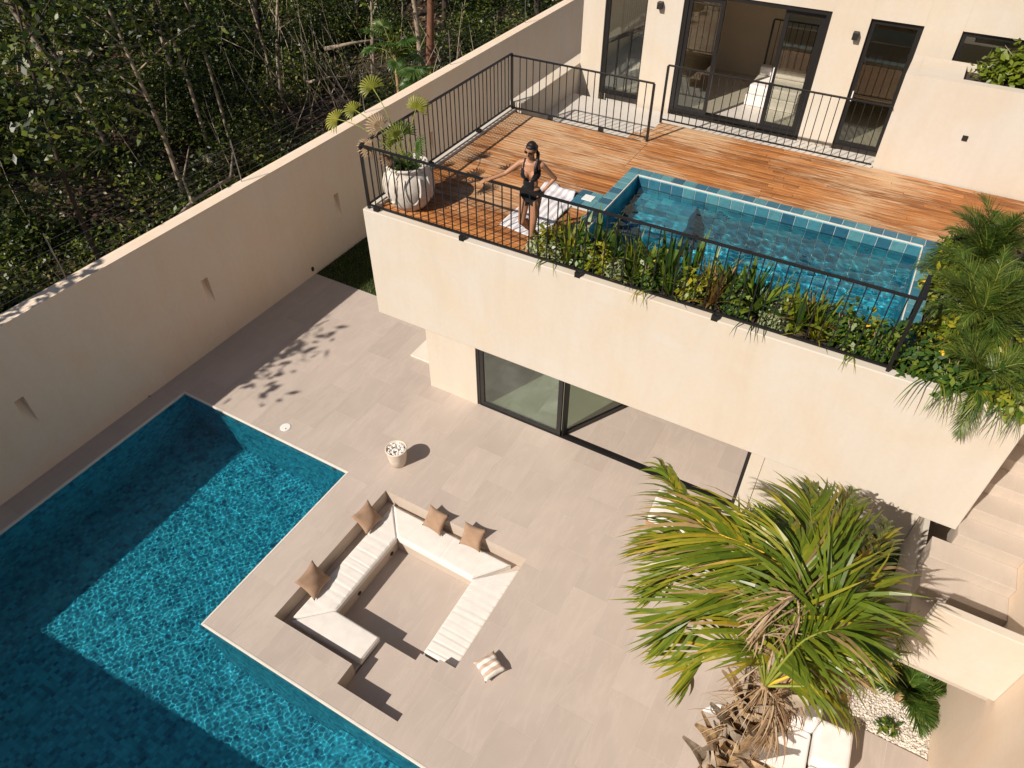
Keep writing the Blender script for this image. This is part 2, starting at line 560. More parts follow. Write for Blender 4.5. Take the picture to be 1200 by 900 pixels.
def box(name, x0, x1, y0, y1, z0, z1, mat, parent=None, bevel=0.0):
    return Geo().box(x0, x1, y0, y1, z0, z1).build(name, mat, parent, bevel=bevel)

def struct(o):
    return tag(o, kind='structure')

def big_quads(name, mat, V, F, tint, parent=None):
    """fast path for leaf clouds: V (n,3), F (m,4) int, tint (m)"""
    me = bpy.data.meshes.new(name)
    me.vertices.add(len(V)); me.vertices.foreach_set('co', np.asarray(V, np.float32).ravel())
    me.loops.add(F.size); me.loops.foreach_set('vertex_index', F.astype(np.int32).ravel())
    me.polygons.add(len(F))
    me.polygons.foreach_set('loop_start', np.arange(len(F), dtype=np.int32) * 4)
    at = me.attributes.new('tint', 'FLOAT', 'FACE')
    at.data.foreach_set('value', np.asarray(tint, np.float32))
    me.materials.append(MAT[mat])
    me.update(calc_edges=True)
    return link(bpy.data.objects.new(name, me), parent)

def leaf_quads(C, size, up=0.5, aspect=0.5, outward=None):
    """C (n,3) leaf positions -> rhombic leaves with random directions, leaning to face up"""
    n = len(C)
    nrm = rng.normal(size=(n, 3)); nrm[:, 2] = np.abs(nrm[:, 2]) + up
    if outward is not None:
        nrm += outward
    nrm /= np.linalg.norm(nrm, axis=1, keepdims=True)
    d = rng.normal(size=(n, 3)); d -= (d * nrm).sum(1, keepdims=True) * nrm
    d /= np.linalg.norm(d, axis=1, keepdims=True)
    s = np.cross(nrm, d)
    L = (size * rng.uniform(0.6, 1.35, n))[:, None]
    W = L * aspect * 0.5
    dn = nrm * L * rng.uniform(-0.15, 0.12, n)[:, None]
    V = np.stack([C, C + d * L * 0.45 + s * W + dn * 0.3, C + d * L + dn * -1.2, C + d * L * 0.45 - s * W + dn * 0.3], 1).reshape(-1, 3)
    F = np.arange(n * 4).reshape(n, 4)
    return V, F

# ------------------------------------------------------------------ the setting: ground, patio, pool
def ground():
    g = Geo()
    # forest floor beyond the boundary wall, gently uneven
    xs = np.linspace(-75, -12.05, 70); ys = np.linspace(-30, 70, 90)
    X, Y = np.meshgrid(xs, ys)
    Z = -0.35 + 0.25 * np.sin(X * 0.35 + 1) * np.cos(Y * 0.28) + 0.16 * np.sin(X * 0.9 + Y * 0.7) + 0.10 * np.sin(Y * 1.7 - X * 0.4)
    Z *= np.clip((-12.0 - X) / 3.0, 0.6, 1.6)
    i = np.arange(X.size).reshape(X.shape)
    f = np.stack([i[:-1, :-1], i[:-1, 1:], i[1:, 1:], i[1:, :-1]], -1).reshape(-1, 4)
    g.add(np.stack([X, Y, Z], -1).reshape(-1, 3), f.tolist(), 0.5)
    z = -0.4
    for (x0, x1, y0, y1) in ((-400, -75, -400, 400), (-75, 400, 70, 400), (-75, 400, -400, -30), (3.5, 400, -30, 70), (-12.05, 3.5, 46, 70), (-12.05, 3.5, -30, -3.4)):
        g.add([(x0, y0, z), (x1, y0, z), (x1, y1, z), (x0, y1, z)], [(0, 1, 2, 3)], 0.5)
    struct(g.build('ground', 'forest_floor', smooth=True))
ground()

POOL = [(-11.31, -6.93, -2.3, 5.98), (-6.93, 2.6, -2.3, 2.47)]
PIT = [(-6.07, -3.15, 3.81, 5.97), (-6.07, -4.52, 3.10, 3.81), (-4.52, -3.43, 2.76, 3.81)]
BED = [(1.96, 3.09, 5.90, 7.6), (1.2, 3.09, 7.6, 8.70)]
HOLES = POOL + PIT + BED

def patio():
    X0, X1, Y0, Y1 = -11.83, 3.09, -2.5, 10.66
    xr = sorted({h[0] for h in HOLES} | {h[1] for h in HOLES})
    yr = sorted({h[2] for h in HOLES} | {h[3] for h in HOLES})
    def inhole(x, y):
        return any(a < x < b and c < y < d for a, b, c, d in HOLES)
    bxs = [X0] + [x for x in xr if X0 < x < X1] + [X1]
    bys = [Y0] + [y for y in yr if Y0 < y < Y1] + [Y1]
    g = Geo()
    for i in range(len(bxs) - 1):
        for j in range(len(bys) - 1):
            if not inhole((bxs[i] + bxs[i + 1]) / 2, (bys[j] + bys[j + 1]) / 2):
                x0, x1, y0, y1 = bxs[i], bxs[i + 1], bys[j], bys[j + 1]
                g.add([(x0, y0, -0.002), (x1, y0, -0.002), (x1, y1, -0.002), (x0, y1, -0.002)], [(0, 1, 2, 3)])
    # indoor part of the floor
    g.add([(-6.75, 10.66, -0.002), (2.0, 10.66, -0.002), (2.0, 12.6, -0.002), (-6.75, 12.6, -0.002)], [(0, 1, 2, 3)])
    base = struct(g.build('patio', 'grout'))
    TW, TL, gap = 0.60, 1.20, 0.003
    k = 0
    x = X0
    while x < X1 - 0.02:
        y = Y0 - (0.6 if k % 2 else 0.0)
        while y < 12.6:
            a, b, c, d = x + gap, min(x + TW, X1) - gap, max(y, Y0) + gap, min(y + TL, 12.6) - gap
            if d > Y1:                                   # beyond the lawn edge only indoors
                if b < -6.75 or a > 2.0:
                    d = min(d, Y1)
                else:
                    a, b = max(a, -6.74), min(b, 1.99)
            if d - c > 0.03 and b - a > 0.03:
                cx = [a] + [q for q in xr if a + 0.004 < q < b - 0.004] + [b]
                cy = [c] + [q for q in yr if c + 0.004 < q < d - 0.004] + [d]
                t = Geo()
                for i in range(len(cx) - 1):
                    for j in range(len(cy) - 1):
                        if not inhole((cx[i] + cx[i + 1]) / 2, (cy[j] + cy[j + 1]) / 2):
                            v = [(cx[i], cy[j], 0), (cx[i + 1], cy[j], 0), (cx[i + 1], cy[j + 1], 0), (cx[i], cy[j + 1], 0)]
                            t.add(v, [(0, 1, 2, 3)])
                if t.n:
                    t.build('tile', 'patio_stone', base)
            y += TL
        x += TW; k += 1
patio()

WATER_Z = -0.06
def ripple(X, Y, seed, n=90, lo=0.075, hi=0.2, amp=0.00012):
    r = np.random.default_rng(seed)
    Z = np.zeros_like(X)
    for q in range(n):
        a = r.uniform(0, 2 * math.pi); L = lo + (hi - lo) * r.random() ** 1.6
        if q % 6 == 0:
            L *= 3.2                              # some longer swell so that the ripples are uneven
        Z += amp * L / 0.25 * np.sin((X * math.cos(a) + Y * math.sin(a)) * 2 * math.pi / L + r.uniform(0, 6.28) + 1.5 * np.sin(X * 0.9 * math.sin(a) + Y * 1.1 * math.cos(a)))
    return Z

def water_sheet(name, rects, z, step_fn, seed, amp, lo=0.075, hi=0.2):
    g_v, g_f, n = [], [], 0
    for (xs, ys) in rects:
        X, Y = np.meshgrid(xs, ys)
        V = np.stack([X, Y, z + ripple(X, Y, seed, amp=amp, lo=lo, hi=hi)], -1).reshape(-1, 3)
        i = np.arange(X.size).reshape(X.shape) + n
        g_f.append(np.stack([i[:-1, :-1], i[:-1, 1:], i[1:, 1:], i[1:, :-1]], -1).reshape(-1, 4))
        g_v.append(V); n += X.size
    o = big_quads(name, 'water', np.concatenate(g_v), np.concatenate(g_f), np.zeros(sum(len(f) for f in g_f)))
    o.data.polygons.foreach_set('use_smooth', [True] * len(o.data.polygons))
    bm = bmesh.new(); bm.from_mesh(o.data)
    bmesh.ops.remove_doubles(bm, verts=bm.verts, dist=1e-4)
    bm.to_mesh(o.data); bm.free()
    o.cycles.is_caustics_caster = True
    return o

def lower_pool():
    D = -1.70
    root = Geo()
    f = Geo()
    for (x0, x1, y0, y1) in POOL:
        f.add([(x0, y0, D), (x1, y0, D), (x1, y1, D), (x0, y1, D)], [(0, 1, 2, 3)])
    fl = struct(f.build('pool_floor', 'pool_tile_floor'))
    fl.cycles.is_caustics_receiver = True
    z1 = -0.03
    w = Geo()
    for x, y0, y1 in ((-11.31, -2.3, 5.98), (-6.93, 2.47, 5.98), (2.6, -2.3, 2.47)):
        w.add([(x, y0, D), (x, y1, D), (x, y1, z1), (x, y0, z1)], [(0, 1, 2, 3)])
    wo = struct(w.build('pool_wall_side', 'pool_tile_wall_x'))
    wo.cycles.is_caustics_receiver = True
    w = Geo()
    for y, x0, x1 in ((5.98, -11.31, -6.93), (2.47, -6.93, 2.6), (-2.3, -11.31, 2.6)):
        w.add([(x0, y, D), (x1, y, D), (x1, y, z1), (x0, y, z1)], [(0, 1, 2, 3)])
    wo = struct(w.build('pool_wall_end', 'pool_tile_wall_y'))
    wo.cycles.is_caustics_receiver = True
    # shallow sitting ledge along the terrace side, at the right
    b = struct(box('pool_ledge', -4.35, 2.59, 1.35, 2.465, D + 0.002, -1.05, 'pool_tile_floor'))
    b.cycles.is_caustics_receiver = True
    # thin pale edge strip round the rim
    c = Geo(); e = 0.035
    c.box(-11.31, -6.93, 5.98 - e, 5.979, -0.045, 0.006)
    c.box(-11.309, -11.31 + e, -2.3, 5.98 - e, -0.045, 0.006)
    c.box(-6.93 - e, -6.931, 2.47 - e, 5.98 - e, -0.045, 0.006)
    c.box(-6.93, 2.6, 2.47 - e, 2.469, -0.045, 0.006)
    struct(c.build('pool_rim', 'coping_white', bevel=0.004, segs=1))
    fine = 0.024
    xs1 = np.arange(-11.31, -6.93 + 1e-6, 4.38 / 350)
    ys_lo = np.concatenate([np.arange(-2.3, -0.9, 0.07), np.linspace(-0.9, 2.47, 270)])
    ys_hi = np.linspace(2.47, 5.98, 281)
    xs2 = np.concatenate([np.linspace(-6.93, -2.9, 322), np.arange(-2.84, 2.6, 0.09), [2.6]])
    wt = water_sheet('pool_water', [(xs1, ys_lo), (xs1, ys_hi), (xs2, ys_lo)], WATER_Z, None, 3, 0.000088, 0.055, 0.14)
    tag(wt, kind='structure')
    # underwater fittings
    for i, (x, wd) in enumerate(((-9.86, 0.05), (-9.05, 0.2), (-7.35, 0.06))):
        p = Geo().box(x, x + wd, 5.955, 5.979, -0.20 - 0.05 * (i != 1), -0.11).build('pool_fitting', 'white_plastic', bevel=0.006)
        tag(p, ['small round white inlet on the far end wall of the lower pool', 'white skimmer mouth under the rim at the far end of the lower pool', 'small white inlet near the right corner of the lower pool end wall'][i], 'pool fitting')
lower_pool()
dl = thing('drain_cover', 'round white drain cover set in the patio beside the lower pool', 'drain cover', (-8.76, 6.25, 0))
Geo().lathe([(0.105, 0.001), (0.105, 0.008), (0.10, 0.012), (0.02, 0.013)], (-8.76, 6.25, 0), 28).build('cover_plate', 'white_plastic', dl)
Geo().lathe([(0.012, 0.012), (0.012, 0.016)], (-8.72, 6.22, 0), 10).build('screw', 'dark_fitting', dl)

# lawn strip in the side passage and pale plinth by the villa corner
struct(Geo().add([(-11.83, 10.66, -0.01), (-6.95, 10.66, -0.01), (-6.95, 46, -0.01), (-11.83, 46, -0.01)], [(0, 1, 2, 3)]).build('lawn', 'lawn'))
struct(Geo().add([(-11.82, 14.2, -0.004), (-6.96, 14.2, -0.004), (-6.96, 45.9, -0.004), (-11.82, 45.9, -0.004)], [(0, 1, 2, 3)]).build('bounce_paving', 'coping_white'))  # pale sheet added to bounce warm light onto the boundary wall
def grass():
    n = 26000
    C = np.stack([rng.uniform(-11.8, -7.0, n), rng.uniform(10.68, 14.2, n), np.full(n, -0.01)], 1)
    h = rng.uniform(0.03, 0.075, n); a = rng.uniform(0, 6.28, n); w = 0.006
    d = np.stack([np.cos(a), np.sin(a), np.zeros(n)], 1)
    lean = rng.normal(size=(n, 2)) * 0.02
    tip = C + np.stack([lean[:, 0], lean[:, 1], h], 1)
    V = np.stack([C - d * w, C + d * w, tip + d * 0.001, tip - d * 0.001], 1).reshape(-1, 3)
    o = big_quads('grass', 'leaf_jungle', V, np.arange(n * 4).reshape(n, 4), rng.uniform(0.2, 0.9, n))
    tag(o, 'dark green grass filling the shaded side passage', 'grass', kind='stuff')
grass()
pl = box('wall_plinth', -7.88, -6.96, 9.25, 9.85, 0.002, 0.035, 'plaster_white', bevel=0.005)
tag(pl, 'low white plinth slab on the patio at the villa corner', 'plinth')

# ------------------------------------------------------------------ sunken lounge
def lounge():
    fz = -0.60
    root = Geo()
    root.add([(-6.07, 3.10, fz), (-3.15, 3.10, fz), (-3.15, 5.97, fz), (-6.07, 5.97, fz)], [(0, 1, 2, 3)])
    fl = struct(root.build('lounge_floor', 'patio_stone'))
    g = Geo()
    def wall(x0, y0, x1, y1, zb):
        g.add([(x0, y0, zb), (x1, y1, zb), (x1, y1, -0.0015), (x0, y0, -0.0015)], [(0, 1, 2, 3)])
    wall(-6.07, 5.97, -3.15, 5.97, fz); wall(-6.07, 3.10, -6.07, 5.97, fz); wall(-3.15, 3.81, -3.15, 5.97, fz)
    wall(-6.07, 3.10, -4.52, 3.10, fz); wall(-4.52, 2.76, -4.52, 3.10, fz); wall(-4.52, 2.76, -3.43, 2.76, fz)
    wall(-3.43, 2.76, -3.43, 3.81, fz); wall(-3.43, 3.81, -3.15, 3.81, fz)
    struct(g.build('lounge_wall', 'microcement'))
    s = struct(box('lounge_step', -3.79, -3.4315, 2.7615, 3.80, fz + 0.002, -0.16, 'patio_stone'))
    struct(box('lounge_step', -4.5185, -3.7915, 2.7615, 3.74, fz + 0.002, -0.35, 'patio_stone'))
    bt = -0.31
    for (x0, x1, y0, y1) in ((-6.068, -5.42, 3.102, 5.968), (-5.418, -3.80, 5.37, 5.968), (-3.798, -3.152, 3.84, 5.968), (-5.418, -4.55, 3.102, 3.68)):
        struct(box('lounge_bench', x0, x1, y0, y1, fz + 0.003, bt, 'microcement', bevel=0.008))
    # round fittings under the left bench
    for y in (5.18, 4.28):
        o = Geo().tube([(-5.419, y, -0.50), (-5.405, y, -0.50)], 0.04, 16).build('lounge_light', 'dark_fitting')
        tag(o, 'small round light on the bench front in the %s of the sunken lounge' % ('far corner' if y > 5 else 'shaded left side'), 'light')
lounge()

def cushion(name, quad, z0, th, n, m, ribs, label, seed):
    """quad: outer0, outer1, inner1, inner0 (xy) ; long axis outer0->outer1"""
    r = random.Random(seed)
    o0, o1, i1, i0 = [np.array(q, float) for q in quad]
    cre = [((k + 0.7 + r.uniform(-0.25, 0.25)) / (ribs + 0.4), r.uniform(-0.010, 0.010), r.uniform(0.004, 0.008), r.uniform(0.005, 0.009)) for k in range(ribs)]
    V = []; F = []
    def prof(q):                              # rounded shoulder at each border
        e = min(q, 1 - q)
        return 1 - max(0.0, 1 - e / 0.045) ** 2.2
    ss = np.unique(np.concatenate([np.linspace(0, 1, n), [0.006, 0.016, 0.03, 0.984, 0.994, 0.97]]))
    ts = np.unique(np.concatenate([np.linspace(0, 1, m), [0.02, 0.05, 0.95, 0.98]]))
    ns, ms = len(ss), len(ts)
    for s in ss:
        a = o0 + (o1 - o0) * s; b = i0 + (i1 - i0) * s
        es = min(s, 1 - s)
        for t in ts:
            p = a + (b - a) * t
            k = (1 - max(0, 1 - min(t, 1 - t) / 0.06) ** 2.4) * (1 - max(0, 1 - es / 0.02) ** 2.4)
            z = z0 + th * (0.80 + 0.20 * k) + 0.010 * math.sin(math.pi * t) * math.sin(math.pi * s)
            sp_ = float(np.dot(p - o0, (o1 - o0)) / np.dot(o1 - o0, o1 - o0))
            for c, sl, dep, wd in cre:
                dd = sp_ - c - sl * (t - 0.5)
                z -= dep * math.exp(-(dd / wd) ** 2) * k
                z += 0.4 * dep * math.exp(-((dd - 2.2 * wd) / (1.5 * wd)) ** 2) * k
            V.append((p[0], p[1], z))
    nt_ = len(V)
    for s in ss:
        a = o0 + (o1 - o0) * s; b = i0 + (i1 - i0) * s
        for t in ts:
            p = a + (b - a) * t
            V.append((p[0], p[1], z0))
    ix = lambda i, j: i * ms + j
    for i in range(ns - 1):
        for j in range(ms - 1):
            F.append((ix(i, j), ix(i + 1, j), ix(i + 1, j + 1), ix(i, j + 1)))
            F.append((nt_ + ix(i, j), nt_ + ix(i, j + 1), nt_ + ix(i + 1, j + 1), nt_ + ix(i + 1, j)))
    for i in range(ns - 1):
        for j in (0, ms - 1):
            q = (ix(i, j), nt_ + ix(i, j), nt_ + ix(i + 1, j), ix(i + 1, j))
            F.append(q if j == 0 else q[::-1])
    for j in range(ms - 1):
        for i in (0, ns - 1):
            q = (ix(i, j), ix(i, j + 1), nt_ + ix(i, j + 1), nt_ + ix(i, j))
            F.append(q if i == 0 else q[::-1])
    cx = float((o0 + o1 + i0 + i1)[0] / 4); cy = float((o0 + o1 + i0 + i1)[1] / 4)
    root = thing(name, label, 'cushion', (cx, cy, z0), 'white seat cushions of the sunken lounge')
    ob = Geo().add(V, F, 0.5).build('cushion_body', 'cushion_white', root, smooth=True)
    bm = bmesh.new(); bm.from_mesh(ob.data)
    bmesh.ops.recalc_face_normals(bm, faces=bm.faces)
    for e in bm.edges:
        if len(e.link_faces) == 2 and e.calc_face_angle(0) > 1.0:
            e.smooth = False
    bm.to_mesh(ob.data); bm.free()
    g = Geo()
    loop = [o0, o1, i1, i0, o0]
    pts = []
    for a, b in zip(loop[:-1], loop[1:]):
        for k in range(6):
            q = a + (b - a) * k / 6
            pts.append((q[0], q[1], z0 + th * 0.80))
    pts.append(pts[0])
    g.tube(pts, 0.006, 6)
    g.build('piping', 'cushion_white', root, smooth=True)

CZ, CT = -0.309, 0.135
cushion('seat_cushion', [(-5.91, 3.25), (-5.86, 5.86), (-5.385, 5.335), (-5.395, 3.735)], CZ, CT, 170, 12, 16, 'long creased white seat cushion on the lounge bench beside the pool, two pillows on it', 1)
cushion('seat_cushion', [(-5.84, 5.865), (-3.375, 5.845), (-3.815, 5.31), (-5.375, 5.345)], CZ, CT, 110, 12, 3, 'smooth white seat cushion along the far bench of the sunken lounge', 2)
cushion('seat_cushion', [(-3.19, 5.85), (-3.19, 3.86), (-3.765, 3.86), (-3.785, 5.30)], CZ, CT, 150, 12, 14, 'creased white seat cushion without pillows, on the lounge bench nearest the striped pillow', 3)
cushion('seat_cushion', [(-5.895, 3.235), (-4.52, 3.25), (-4.51, 3.705), (-5.385, 3.72)], CZ, CT, 70, 12, 1, 'short smooth white seat cushion beside the steps into the sunken lounge', 4)

def pillow(name, size, thick, mat, loc, M3, label, cat='pillow', n=15, group=None, seed=0):
    r = random.Random(seed)
    V = []; F = []
    for side in (1, -1):
        for i in range(n):
            for j in range(n):
                u = -1 + 2 * i / (n - 1); w = -1 + 2 * j / (n - 1)
                pin = 1 - 0.10 * (1 - abs(w) ** 2) * abs(u) ** 3 if True else 1
                x = u * (1 - 0.13 * (1 - w * w) * abs(u) ** 2) * size / 2
                y = w * (1 - 0.13 * (1 - u * u) * abs(w) ** 2) * size / 2
                h = thick / 2 * ((1 - u * u) * (1 - w * w)) ** 0.42
                h *= 1 + 0.12 * math.sin(3 * u + 2 * w + seed) + 0.08 * math.sin(7 * w - 5 * u + seed)
                V.append((x, y, side * h))
    ix = lambda s, i, j: s * n * n + i * n + j
    for i in range(n - 1):
        for j in range(n - 1):
            F.append((ix(0, i, j), ix(0, i + 1, j), ix(0, i + 1, j + 1), ix(0, i, j + 1)))
            F.append((ix(1, i, j), ix(1, i, j + 1), ix(1, i + 1, j + 1), ix(1, i + 1, j)))
    me = Geo().add(V, F, 0.5).mesh(name, mat, True)
    bm = bmesh.new(); bm.from_mesh(me); bmesh.ops.remove_doubles(bm, verts=bm.verts, dist=1e-4); bm.to_mesh(me); bm.free()
    o = link(bpy.data.objects.new(name, me))
    o.matrix_world = Matrix.Translation(loc) @ M3.to_4x4()
    tag(o, label, cat, group)
    return o

def lean(axis_u, axis_v):
    u = Vector(axis_u).normalized(); v = Vector(axis_v); v = (v - u * v.dot(u)).normalized()
    w = u.cross(v)
    return Matrix((u, v, w)).transposed()
PG = 'tan pillows in the sunken lounge'
# two against the pool side, two against the far side
pillow('pillow', 0.44, 0.17, 'pillow_tan', (-5.97, 5.31, 0.03), lean((0.06, 1, 0.02), (0.95, 0, -1)), 'tan pillow at the pool side of the lounge, nearer the far corner', group=PG, seed=1)
pillow('pillow', 0.46, 0.17, 'pillow_tan', (-5.95, 3.88, 0.03), lean((-0.05, 1, 0.04), (0.95, 0, -1)), 'tan pillow at the pool side of the lounge, nearer the camera', group=PG, seed=2)
pillow('pillow', 0.42, 0.17, 'pillow_tan', (-4.90, 5.855, 0.03), lean((1, -0.08, -0.03), (0, -0.8, -1)), 'tan pillow against the far wall of the lounge, left of the pair', group=PG, seed=3)
pillow('pillow', 0.42, 0.17, 'pillow_tan', (-4.15, 5.885, 0.03), lean((1, 0.06, 0.0), (0.05, -0.8, -1)), 'tan pillow against the far wall of the lounge, right of the pair', group=PG, seed=4)
pillow('pillow', 0.36, 0.17, 'pillow_striped', (-2.70, 4.05, 0.09), lean((0.80, -0.42, 0), (0.42, 0.80, 0.0)), 'small white and tan striped pillow lying on the patio', seed=5)

# ------------------------------------------------------------------ boundary walls and wire fence
def boundary():
    root = thing('boundary_wall', 'long tall cream stucco boundary wall between the lower pool and the jungle', 'wall', (-11.97, 7, 0))
    nic = [(3.45, 1.02, 1.66), (7.625, 1.02, 1.66), (11.85, 1.02, 1.66), (16.0, 1.02, 1.66)]
    g = Geo()
    y0, y1 = -3.6, 44.0
    x0, x1, zt = -12.12, -11.83, 3.0
    # inner face with recessed wedge niches: columns of boxes leaving openings
    ys = [y0]
    for c, a, b in nic:
        ys += [c - 0.085, c + 0.085]
    ys.append(y1)
    for i in range(0, len(ys), 2):
        g.box(x0, x1, ys[i], ys[i + 1], -0.6, zt)
    for c, a, b in nic:
        g.box(x0, x1, c - 0.085, c + 0.085, -0.6, a)
        g.box(x0, x1, c - 0.085, c + 0.085, b, zt)
        # wedge: deep at the top, flush at the bottom
        p = [(x0, a), (x1, a), (x1 - 0.20, b), (x0, b)]
        v = [(x, c - 0.085, z) for x, z in p] + [(x, c + 0.085, z) for x, z in p]
        g.add(v, [(0, 1, 2, 3), (7, 6, 5, 4), (0, 4, 5, 1), (1, 5, 6, 2), (2, 6, 7, 3), (3, 7, 4, 0)])
    ob = g.build('wall_body', 'stucco_boundary', root)
    bm = bmesh.new(); bm.from_mesh(ob.data)
    bmesh.ops.remove_doubles(bm, verts=bm.verts, dist=1e-4)
    # drop the doubled inner faces where the pieces butt
    seen = {}
    for f in bm.faces:
        seen.setdefault(frozenset(v.index for v in f.verts), []).append(f)
    bmesh.ops.delete(bm, geom=[f for fs in seen.values() if len(fs) > 1 for f in fs], context='FACES')
    bm.to_mesh(ob.data); bm.free()
    box('coping', x0 - 0.01, x1 + 0.012, y0, y1, zt, zt + 0.025, 'stucco_boundary', root, bevel=0.006)
    box('wall_light', x1, x1 + 0.03, 10.55, 10.61, 0.14, 0.24, 'dark_fitting', root)
    f = thing('front_boundary_wall', 'cream stucco boundary wall closing the pool garden behind the viewer', 'wall', (-4, -2.9, 0))
    gg = Geo()
    p = [(-11.83, -2.98), (3.3, -2.05), (3.3, -2.35), (-11.83, -3.28)]
    v = [(x, y, -0.6) for x, y in p] + [(x, y, 3.0) for x, y in p]
    gg.add(v, [(0, 1, 2, 3), (7, 6, 5, 4), (0, 4, 5, 1), (1, 5, 6, 2), (2, 6, 7, 3), (3, 7, 4, 0)])
    gg.build('wall_body', 'stucco_boundary', f)
boundary()

def wire_fence():
    root = thing('wire_fence', 'thin metal posts carrying strands of wire along the top of the boundary wall', 'fence', (-12.05, 7, 3.0))
    for y in (1.0, 5.2, 9.4, 13.6, 17.5, 21.9, 26.1, 30.3):
        h = 0.95
        Geo().tube([(-12.06, y, 3.024), (-12.06, y, 3.0 + h)], 0.012, 6).build('post', 'wire', root)
    for k in range(5):
        pts = [(-12.075, y, 3.18 + 0.16 * k - 0.03 * (1 - ((y % 4.2) / 2.1 - 1) ** 2)) for y in np.arange(-2.5, 31, 0.7)]
        Geo().tube(pts, 0.0032, 4, t=0.5).build('wire_strand', 'wire', root)
wire_fence()

# ------------------------------------------------------------------ the villa
FY = 7.785          # facade plane
DZ = 4.45           # deck level
PZ = 4.50           # parapet top
LZ = 4.05           # landing level
HY = 15.0           # upper house front
villa = thing('villa', 'cream stucco villa with a rooftop pool terrace and black framed glass doors', 'house', (-2.5, 11, 0))

def glazed_panel(name, x0, x1, z0, z1, y, fw, parent, glass='glass', depth=0.05, midrail=None):
    g = Geo()
    g.box(x0, x0 + fw, y, y + depth, z0, z1); g.box(x1 - fw, x1, y, y + depth, z0, z1)
    g.box(x0 + fw, x1 - fw, y, y + depth, z0, z0 + fw); g.box(x0 + fw, x1 - fw, y, y + depth, z1 - fw, z1)
    if midrail:
        g.box(x0 + fw, x1 - fw, y, y + depth, midrail, midrail + fw)
    f = g.build(name, 'black_metal', parent)
    Geo().box(x0 + fw - 0.004, x1 - fw + 0.004, y + depth * 0.4, y + depth * 0.4 + 0.008, z0 + fw - 0.004, z1 - fw + 0.004).build('pane', glass, f)
    return f

